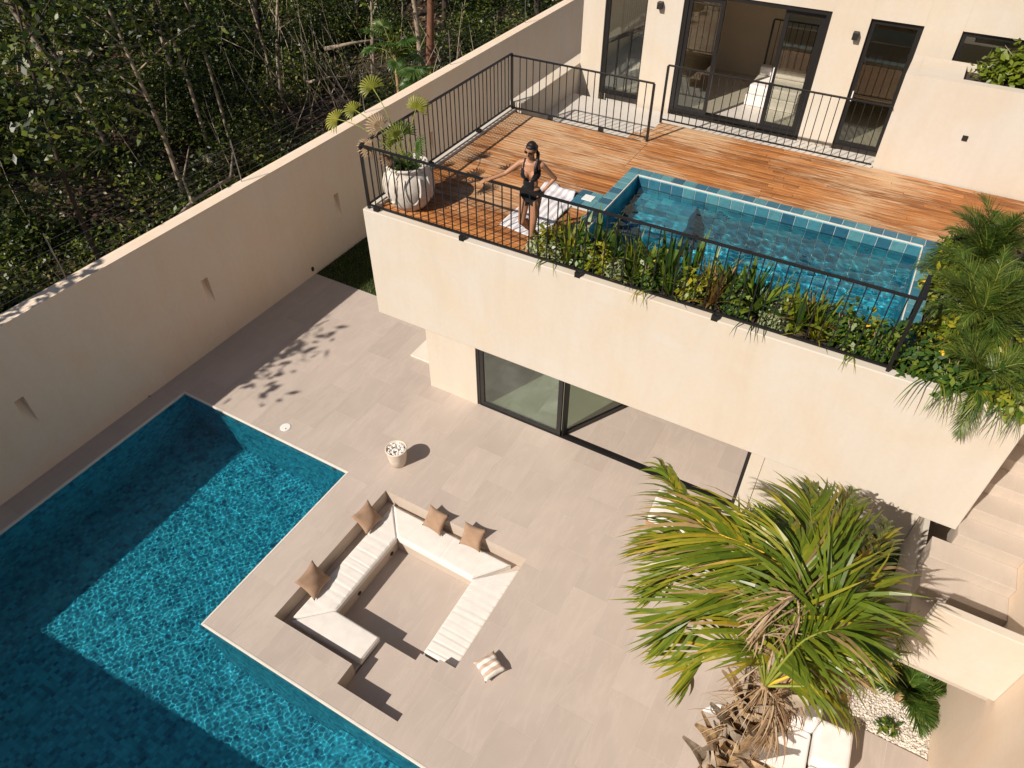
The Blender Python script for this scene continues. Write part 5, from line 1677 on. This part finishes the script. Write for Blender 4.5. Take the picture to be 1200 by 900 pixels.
# ------------------------------------------------------------------ rooftop planter plants
def planter():
    z = 4.40
    r = random.Random(77)
    G_ = 'plants of the rooftop planter behind the front railing'
    kinds = {
        'spiky': ('spiky_plant', 'yellow-green spiky plant', 'plant'),
        'bronze': ('bromeliad', 'bronze strappy bromeliad', 'plant'),
        'broad': ('broad_leaf_plant', 'broad-leaved dark green plant', 'plant'),
        'lime': ('croton', 'lime and yellow croton', 'shrub'),
        'glossy': ('leafy_shrub', 'glossy green leafy shrub', 'shrub'),
        'silver': ('variegated_plant', 'pale variegated ground plant', 'plant'),
        'paddle': ('snake_plant', 'upright paddle-leaved plant', 'plant'),
    }
    seq = [(-4.28, 8.02, 'silver'), (-4.12, 8.16, 'lime'), (-3.98, 8.05, 'silver'), (-3.86, 8.25, 'spiky'), (-3.70, 8.05, 'spiky'), (-3.62, 8.28, 'broad'), (-3.50, 8.02, 'glossy'), (-3.40, 8.26, 'paddle'), (-3.25, 8.04, 'lime'), (-3.12, 8.24, 'broad'), (-2.98, 8.04, 'silver'),
           (-2.85, 8.24, 'spiky'), (-2.68, 8.10, 'spiky'), (-2.55, 8.28, 'broad'), (-2.45, 8.02, 'glossy'), (-2.30, 8.24, 'paddle'), (-2.15, 8.05, 'spiky'), (-1.98, 8.20, 'paddle'), (-1.82, 8.04, 'lime'), (-1.68, 8.24, 'spiky'), (-1.52, 8.05, 'bronze'), (-1.38, 8.25, 'broad'),
           (-1.25, 8.04, 'glossy'), (-1.10, 8.25, 'paddle'), (-0.98, 8.06, 'broad'), (-0.82, 8.22, 'spiky'), (-0.70, 8.03, 'silver'), (-0.55, 8.22, 'lime'), (-0.42, 8.04, 'broad'), (-0.28, 8.24, 'bronze'), (-0.12, 8.06, 'spiky'), (0.05, 8.22, 'glossy'), (0.20, 8.03, 'glossy'), (0.36, 8.20, 'lime'), (0.52, 8.04, 'glossy'), (0.68, 8.18, 'glossy')]
    cnt = {}
    for x, y, k in seq:
        nm, ds, cat = kinds[k]
        i = cnt.get(k, 0); cnt[k] = i + 1
        label = '%s in the rooftop planter, %s of its kind from the left' % (ds, ORD[i])
        x += r.uniform(-0.04, 0.04); y = 8.13 + (y - 8.02) * 0.75
        if k in ('spiky', 'bronze', 'broad', 'paddle'):
            root = thing(nm, label, cat, (x, y, z), G_)
            g = Geo()
            if k == 'spiky':
                rosette(g, (x, y, z), 40, 0.74, 0.034, (38, 88), 0.7, (0.2, 1)); m = 'leaf_lime' if i % 2 else 'leaf_glossy'
            elif k == 'bronze':
                rosette(g, (x, y, z + 0.08), 34, 0.62, 0.045, (30, 86), 0.8, (0.1, 1)); m = 'leaf_bronze'
            elif k == 'broad':
                rosette(g, (x, y, z + 0.16), 20, 0.55, 0.115, (35, 84), 1.0, (0.2, 1)); m = 'leaf_glossy'
            else:
                rosette(g, (x, y, z + 0.05), 11, 0.85, 0.095, (68, 89), 0.25, (0.2, 0.8)); m = 'leaf_glossy'
            g.build('leaf_rosette', m, root)
            s = Geo()
            s.tube([(x, y, z - 0.02), (x, y, z + 0.08)], [0.02, 0.015], 6); s.build('stem', 'rachis_green', root)
            if k == 'broad' and i == 2:
                flower(Vector((x + 0.05, y - 0.15, z + 0.42)), root, 'flower_yellow', 0.04)
        else:
            m = {'lime': 'leaf_lime', 'glossy': 'leaf_glossy', 'silver': 'leaf_silver'}[k]
            h = {'lime': 0.42, 'glossy': 0.46, 'silver': 0.26}[k]
            bush(nm, label, (x, y, z), (0.18, 0.14, h), 300 if k != 'silver' else 300, 0.10 if k != 'silver' else 0.07, m, G_, flowers=1 if (k == 'glossy' and i == 4) else 0, cat=cat, tint=(0.15, 1))
    # trailing strands over the facade
    for i, x in enumerate((-3.95, -2.4, -0.9, 0.3)):
        g = Geo()
        for k in range(5):
            strip(g, (x + r.uniform(-0.12, 0.12), 7.94, 4.515), (r.uniform(-0.6, 0.6), -1, 0.8), (0, 0, 1), r.uniform(0.22, 0.40), 0.018, 7, 2.6, r.random())
        o = g.build('trailing_plant', 'leaf_lime' if i % 2 else 'leaf_glossy')
        tag(o, 'thin trailing plant spilling over the facade edge, %s from the left' % ORD[i], 'plant', 'trailing plants over the facade')
    # right-hand planter
    cycad('date_palm', 'feathery pygmy date palm in the right planter, farther one by the deck', (1.50, 10.55, 4.42), 40, 0.92, 'leaf_date', 41, ll=0.26, lw=0.009, trunk=0.35, el=(5, 85), droop=1.6, nl=52)
    cycad('date_palm', 'feathery pygmy date palm in the right planter, nearer one', (1.58, 9.25, 4.42), 40, 0.88, 'leaf_date', 42, ll=0.25, lw=0.009, trunk=0.25, el=(5, 85), droop=1.6, nl=52, tint=(0.1, 1))
    cycad('date_palm', 'low pygmy date palm hanging over the facade at the right end', (1.72, 8.20, 4.42), 26, 0.72, 'leaf_date', 43, ll=0.24, lw=0.009, trunk=0.10, el=(-5, 70), droop=1.8, nl=44, tint=(0.2, 1))
    spots = [(1.10, 9.95, 0.30, 'leaf_lime', 1), (1.18, 8.85, 0.30, 'leaf_lime', 0), (1.05, 8.15, 0.30, 'leaf_glossy', 1), (1.42, 8.02, 0.28, 'leaf_glossy', 0), (1.95, 8.12, 0.30, 'leaf_glossy', 0), (1.95, 8.75, 0.30, 'leaf_lime', 1), (1.15, 10.7, 0.28, 'leaf_lime', 1), (1.95, 10.0, 0.3, 'leaf_lime', 1), (1.30, 9.5, 0.26, 'leaf_silver', 0), (2.0, 11.0, 0.28, 'leaf_glossy', 0), (1.15, 11.1, 0.26, 'leaf_glossy', 1), (2.05, 7.99, 0.30, 'leaf_lime', 0)]
    nmz = {'leaf_lime': 'yellow-green', 'leaf_glossy': 'dark glossy', 'leaf_silver': 'pale silvery'}
    cc = {}
    for x, y, q, m, fl in spots:
        i = cc.get(m, 0); cc[m] = i + 1
        bush('leafy_shrub', '%s low shrub under the date palms of the right planter, %s from the pool' % (nmz[m], ORD[i]), (x, y, 4.42), (q, q, 0.34), 420, 0.10, m, 'low shrubs of the right planter', flowers=fl, tint=(0.1, 1))
    # strands hanging down the wall at the right
    for i, x in enumerate((1.35, 1.75, 2.1)):
        g = Geo()
        for k in range(16):
            strip(g, (x + r.uniform(-0.18, 0.18), 7.94, 4.515), (r.uniform(-0.7, 0.4), -1, 0.8), (0, 0, 1), r.uniform(0.4, 0.75), 0.018, 8, 2.6, r.random())
        tag(g.build('trailing_plant', 'leaf_date'), 'trailing plant hanging over the right end of the facade, %s from the railing' % ORD[i], 'plant', 'trailing plants over the facade')
planter()
bush('planter_tree', 'light green leafy shrub in the raised block in front of the upper window', (1.42, 14.08, 5.95), (0.80, 0.30, 0.62), 1500, 0.13, 'leaf_lime', cat='shrub', stems=12, tint=(0, 0.6))

# ------------------------------------------------------------------ the jungle behind the boundary wall
def gz(x, y):
    z = -0.35 + 0.25 * math.sin(x * 0.35 + 1) * math.cos(y * 0.28) + 0.16 * math.sin(x * 0.9 + y * 0.7) + 0.10 * math.sin(y * 1.7 - x * 0.4)
    return z * min(1.6, max(0.6, (-12.0 - x) / 3.0))

def tree(label, x, y, h, r0, lean_xy, bark, crown_r, n_leaves, leaf=0.17, fork=0.55, seed=0, wig=0.25, crown_lo=0.55, group=None, nbr=7, name='jungle_tree', tint=(0, 1)):
    rr = random.Random(seed)
    z0 = gz(x, y) - 0.1
    root = thing(name, label, 'tree', (x, y, z0), group)
    pts = []; k = 12
    ph = rr.uniform(0, 6)
    for i in range(k + 1):
        t = i / k
        pts.append(Vector((x + lean_xy[0] * t ** 1.2 + wig * math.sin(2.6 * t + ph) * t, y + lean_xy[1] * t ** 1.2 + wig * math.cos(3.3 * t + ph) * t, z0 + h * t)))
    g = Geo(); g.tube(pts, [r0 * (1.25 if i == 0 else 1) * (1 - 0.75 * i / k) for i in range(k + 1)], 8, t=0.5)
    g.build('trunk', bark, root, smooth=True)
    b = Geo(); tips = [pts[-1]]
    for q in range(nbr):
        t = crown_lo + (1 - crown_lo) * (q + 0.3) / nbr
        p = pts[int(t * k)]
        a = rr.uniform(0, 6.28); L = crown_r * rr.uniform(0.55, 1.1)
        e = Vector((math.cos(a) * L, math.sin(a) * L, L * rr.uniform(0.15, 0.8)))
        m = p + e * 0.5 + Vector((rr.uniform(-.15, .15), rr.uniform(-.15, .15), 0.1))
        b.tube([p, m, p + e], [r0 * 0.45 * (1.1 - t * 0.6), r0 * 0.28 * (1.1 - t * 0.6), 0.008], 5, t=0.5)
        tips += [m, p + e]
    b.build('branches', bark, root, smooth=True)
    nt_ = len(tips)
    ce = np.array([[*t] for t in tips])
    own = rng.integers(0, nt_, n_leaves)
    C = ce[own] + rng.normal(size=(n_leaves, 3)) * crown_r * np.array([0.27, 0.27, 0.20])
    V, F = leaf_quads(C, leaf, 0.5, 0.5)
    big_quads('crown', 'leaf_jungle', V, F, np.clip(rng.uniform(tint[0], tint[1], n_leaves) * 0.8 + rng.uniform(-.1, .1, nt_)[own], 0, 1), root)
    return root

def jungle():
    r = random.Random(99)
    #       px-read trunks: (x, y, h, r0, lean, bark, crown_r, leaves, label)
    feat = [
        (-31.0, 16.8, 9.5, 0.30, (0.6, -1.5), 'bark_dark', 3.0, 2600, 'thick dark trunked tree leaning left at the far left of the jungle'),
        (-30.3, 16.5, 8.5, 0.16, (-2.0, -1.2), 'bark_pale', 2.4, 1500, 'grey-barked tree just behind the thick dark trunk'),
        (-18.6, 12.2, 7.6, 0.085, (-0.5, 0.5), 'bark_pale', 1.9, 1500, 'slender pale trunked tree nearest the middle of the boundary wall'),
        (-21.0, 15.4, 8.0, 0.07, (-0.7, -0.3), 'bark_pale', 1.8, 1200, 'thin straight leaning trunk, left of the two parallel poles'),
        (-20.4, 15.9, 8.2, 0.06, (-0.6, -0.4), 'bark_pale', 1.8, 1200, 'thin straight leaning trunk, right of the two parallel poles'),
        (-22.4, 12.8, 7.5, 0.075, (-2.6, -0.8), 'bark_pale', 1.8, 1200, 'thin trunk leaning strongly left above the undergrowth'),
        (-20.8, 19.0, 7.0, 0.075, (0.6, 1.0), 'bark_pale', 1.6, 500, 'bare crooked pale tree with forking branches near the middle of the jungle'),
        (-21.6, 19.4, 6.5, 0.055, (-0.5, 0.6), 'bark_pale', 1.4, 350, 'thin crooked pale stem beside the bare forking tree'),
        (-16.6, 22.6, 9.0, 0.16, (0.3, 0.6), 'bark_red', 2.2, 1700, 'reddish trunked tree close behind the boundary wall at the upper right'),
        (-17.4, 23.2, 9.0, 0.11, (-0.5, 0.4), 'bark_pale', 2.2, 1500, 'pale trunked tree beside the reddish one'),
        (-18.3, 21.4, 7.5, 0.06, (-0.5, 0.8), 'bark_pale', 1.6, 800, 'slim pale sapling above the clay pot'),
        (-18.8, 21.9, 7.5, 0.05, (0.6, 0.3), 'bark_pale', 1.5, 700, 'slimmest pale sapling left of the reddish tree'),
        (-15.0, 7.4, 7.5, 0.075, (-0.6, 0.6), 'bark_dark', 1.9, 1500, 'brown trunked tree right behind the wall at the left edge'),
        (-27.5, 24.5, 9.5, 0.20, (0.5, 0.8), 'bark_dark', 2.8, 2400, 'dark trunked tree in the middle distance of the jungle'),
        (-24.0, 27.5, 9.5, 0.16, (-0.4, 0.6), 'bark_dark', 2.6, 2200, 'dark tree behind the bare forking tree'),
        (-20.5, 29.5, 9.0, 0.15, (0.4, 0.3), 'bark_dark', 2.4, 2200, 'dark tree at the top of the picture above the fan palm'),
        (-34.0, 22.0, 9.5, 0.22, (0.8, 0.2), 'bark_dark', 3.0, 2600, 'large dark tree at the back left of the jungle'),
        (-28.5, 19.2, 7.5, 0.10, (1.2, -0.4), 'bark_pale', 2.0, 1600, 'pale tree right of the thick dark trunk'),
        (-25.5, 18.2, 8.5, 0.09, (-0.8, 0.4), 'bark_pale', 2.0, 1700, 'medium pale tree over the leaf litter clearing'),
        (-36.0, 28.0, 10.0, 0.22, (0.3, 0.2), 'bark_dark', 3.2, 2800, 'tall dark tree at the far back of the jungle'),
        (-29.0, 31.0, 10.0, 0.20, (-0.3, 0.2), 'bark_dark', 3.2, 2800, 'tall dark tree at the back centre of the jungle'),
        (-22.5, 34.5, 10.0, 0.20, (0.2, 0.2), 'bark_dark', 3.0, 2800, 'tall dark tree at the back right of the jungle'),
        (-17.5, 33.0, 9.5, 0.16, (0.1, 0.2), 'bark_dark', 2.6, 2200, 'dark tree at the far right end of the jungle'),
        (-27.0, 11.5, 8.8, 0.13, (-0.5, -0.6), 'bark_dark', 2.4, 2200, 'dark tree at the left edge of the jungle'),
    ]
    for i, (x, y, h, r0, ln, bk, cr, nl, lb) in enumerate(feat):
        tree(lb, x, y, h, r0, ln, bk, cr, nl, seed=100 + i, crown_lo=0.45 if nl > 600 else 0.3, nbr=10, leaf=0.2, wig=0.55)
    # taller trees to the left and behind, outside the picture, whose crowns shade the jungle and the wall
    far = [(-14.2, 0.6, 7.2, 1.5), (-17.5, 1.5, 8.5, 2.2), (-21.5, 4.5, 10.5, 2.8), (-25.5, 2.0, 11, 3.0), (-19.0, -2.5, 10, 2.8), (-29.5, 6.5, 12, 3.2), (-24.5, 8.0, 11.5, 2.6), (-33.5, 11.5, 12, 3.2), (-38.0, 17.0, 12, 3.4), (-31.0, 1.0, 12, 3.2)]
    for i, (x, y, h, cr) in enumerate(far):
        tree('tall leafy jungle tree left of the picture, %s from the boundary wall' % ORD[i], x, y, h, 0.16, (0.4, 0.3), 'bark_dark', cr, 1600 if i else 420, leaf=0.26, seed=300 + i, crown_lo=0.6, group='tall trees left of the picture')
    # fallen grey branch leaning on the wall, and logs
    def branch(name, label, pts, r0, bark):
        g = Geo(); g.tube(pts, [r0 * (1 - 0.6 * i / (len(pts) - 1)) for i in range(len(pts))], 7, t=0.5)
        tag(g.build(name, bark, smooth=True), label, 'branch')
    branch('fallen_branch', 'grey fallen branch leaning up beside the boundary wall at the left', [(-13.2, 5.9, 1.3), (-13.8, 7.6, 1.35), (-14.6, 9.2, 1.45), (-15.4, 10.4, 1.2), (-16.2, 12.3, 0.8), (-17.2, 13.4, 0.9)], 0.075, 'bark_pale')
    branch('fallen_branch', 'small twig fork of the grey fallen branch', [(-15.2, 10.2, 1.25), (-16.0, 10.7, 1.5), (-16.6, 11.6, 1.9)], 0.035, 'bark_pale')
    branch('fallen_log', 'pale fallen log lying on the leaf litter at the upper middle', [(-22.5, 23.5, 0.1), (-21.8, 24.6, 0.15), (-21.2, 25.9, 0.05)], 0.09, 'bark_pale')
    branch('fallen_log', 'pale fallen log lying in the clearing behind the thick dark trunk', [(-32.5, 17.0, 0.0), (-30.5, 19.0, 0.1), (-28.9, 20.8, 0.05)], 0.10, 'bark_pale')
    branch('fallen_log', 'short pale log in the middle undergrowth', [(-20.6, 20.2, 0.1), (-20.0, 20.9, 0.2), (-19.5, 21.5, 0.1)], 0.06, 'bark_pale')
    # rocks in the clearings
    for i, (x, y, where) in enumerate(((-30.2, 18.2, 'in the clearing beside the thick dark trunk'), (-29.0, 19.3, 'in the clearing beside the long pale log'), (-20.3, 14.8, 'between the thin parallel trunks'), (-22.0, 23.2, 'beside the pale log at the upper middle'), (-17.4, 24.6, 'behind the reddish trunk'))):
        s_ = r.uniform(0.16, 0.32)
        g = Geo().ellipsoid((0, 0, 0), (s_, s_ * r.uniform(0.6, 1), s_ * 0.55), su=9, sv=6)
        g.v[0] += rng.normal(size=g.v[0].shape) * s_ * 0.07
        o = g.build('rock', 'rock', smooth=True); o.location = (x, y, gz(x, y) + 0.02)
        tag(o, 'grey limestone rock on the jungle floor ' + where, 'rock', 'rocks on the jungle floor')
    # fan palms behind the wall
    fan_palm('jungle_fan_palm', 'green fan palm rising right behind the boundary wall above the railing corner', (-13.6, 19.0, -0.2), 12, 0.9, 0.62, 'leaf_fan_dark', 2.0, seed=12, tint=0.55, elr=(5, 60))
    fan_palm('jungle_fan_palm', 'tall thin fan palm with pale leaves behind the wall', (-15.2, 18.9, -0.2), 10, 0.8, 0.5, 'leaf_fan_dark', 2.6, seed=13, tint=0.6, elr=(0, 75))
    # undergrowth: thousands of leaves gathered in low bushes
    Cs = []; ti = []; sz = []
    def visible_gap(x, y):
        return any((x - a) ** 2 / (w * w) + (y - b) ** 2 / (h * h) < 1 for a, b, w, h in ((-29.8, 18.6, 2.6, 2.2), (-20.2, 14.9, 1.2, 1.0), (-21.8, 24.0, 2.2, 1.6), (-19.2, 20.0, 1.6, 0.9), (-17.2, 24.8, 1.6, 1.4), (-23.2, 18.3, 1.2, 0.8)))
    nb = 0
    while nb < 900:
        x = r.uniform(-40, -12.9); y = r.uniform(2, 37)
        if y > 40 + (x + 12) * 0.35 + 6 or visible_gap(x, y):
            continue
        nb += 1
        R_ = r.uniform(0.5, 1.2); H_ = r.uniform(0.5, 1.9) * (1.0 if x < -14 else 0.8)
        n = int(210 * R_ * (0.6 + H_))
        d = rng.normal(size=(n, 3)); d /= np.linalg.norm(d, axis=1, keepdims=True); d[:, 2] = np.abs(d[:, 2])
        rad = rng.uniform(0.45, 1.05, n)[:, None]
        c = np.array([x, y, gz(x, y)])
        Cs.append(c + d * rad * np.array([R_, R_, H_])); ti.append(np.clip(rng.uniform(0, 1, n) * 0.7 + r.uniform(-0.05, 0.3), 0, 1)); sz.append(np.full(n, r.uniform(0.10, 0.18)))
    C = np.concatenate(Cs)
    V, F = leaf_quads(C, np.concatenate(sz), 0.7, 0.55)
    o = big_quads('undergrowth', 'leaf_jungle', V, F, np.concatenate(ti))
    tag(o, 'dense dark green undergrowth of the jungle beyond the wall', 'undergrowth', kind='stuff')
    # twiggy thicket
    tw = Geo()
    for i in range(150):
        if i < 70:
            x = r.gauss(-20.0, 2.2); y = r.gauss(20.2, 2.2)
        else:
            x = r.uniform(-34, -13.2); y = r.uniform(5, 32)
        if x > -12.7: continue
        z = gz(x, y); L = r.uniform(1.2, 3.4); a = r.uniform(0, 6.28); b = r.uniform(0.1, 0.7)
        p = [Vector((x, y, z))]
        for k in range(5):
            a += r.uniform(-0.5, 0.5)
            p.append(p[-1] + Vector((math.cos(a) * b, math.sin(a) * b, 1)).normalized() * L / 5)
        tw.tube(p, [0.016, 0.014, 0.012, 0.010, 0.007, 0.004], 4, False, 0.5)
    tag(tw.build('twig_thicket', 'twig_pale'), 'tangle of thin pale twigs and saplings in the jungle', 'twigs', kind='stuff')
    # leaf litter
    n = 30000
    x = rng.uniform(-38, -12.6, n); y = rng.uniform(3, 37, n)
    z = np.array([gz(a, b) for a, b in zip(x, y)]) + 0.03
    V, F = leaf_quads(np.stack([x, y, z], 1), 0.17, 2.0, 0.6)
    tag(big_quads('leaf_litter', 'leaf_litter', V, F, rng.uniform(0, 1, n)), 'brown leaf litter covering the jungle floor', 'leaf litter', kind='stuff')
jungle()
for o in bpy.data.objects:
    if '_world' in o:
        del o['_world']
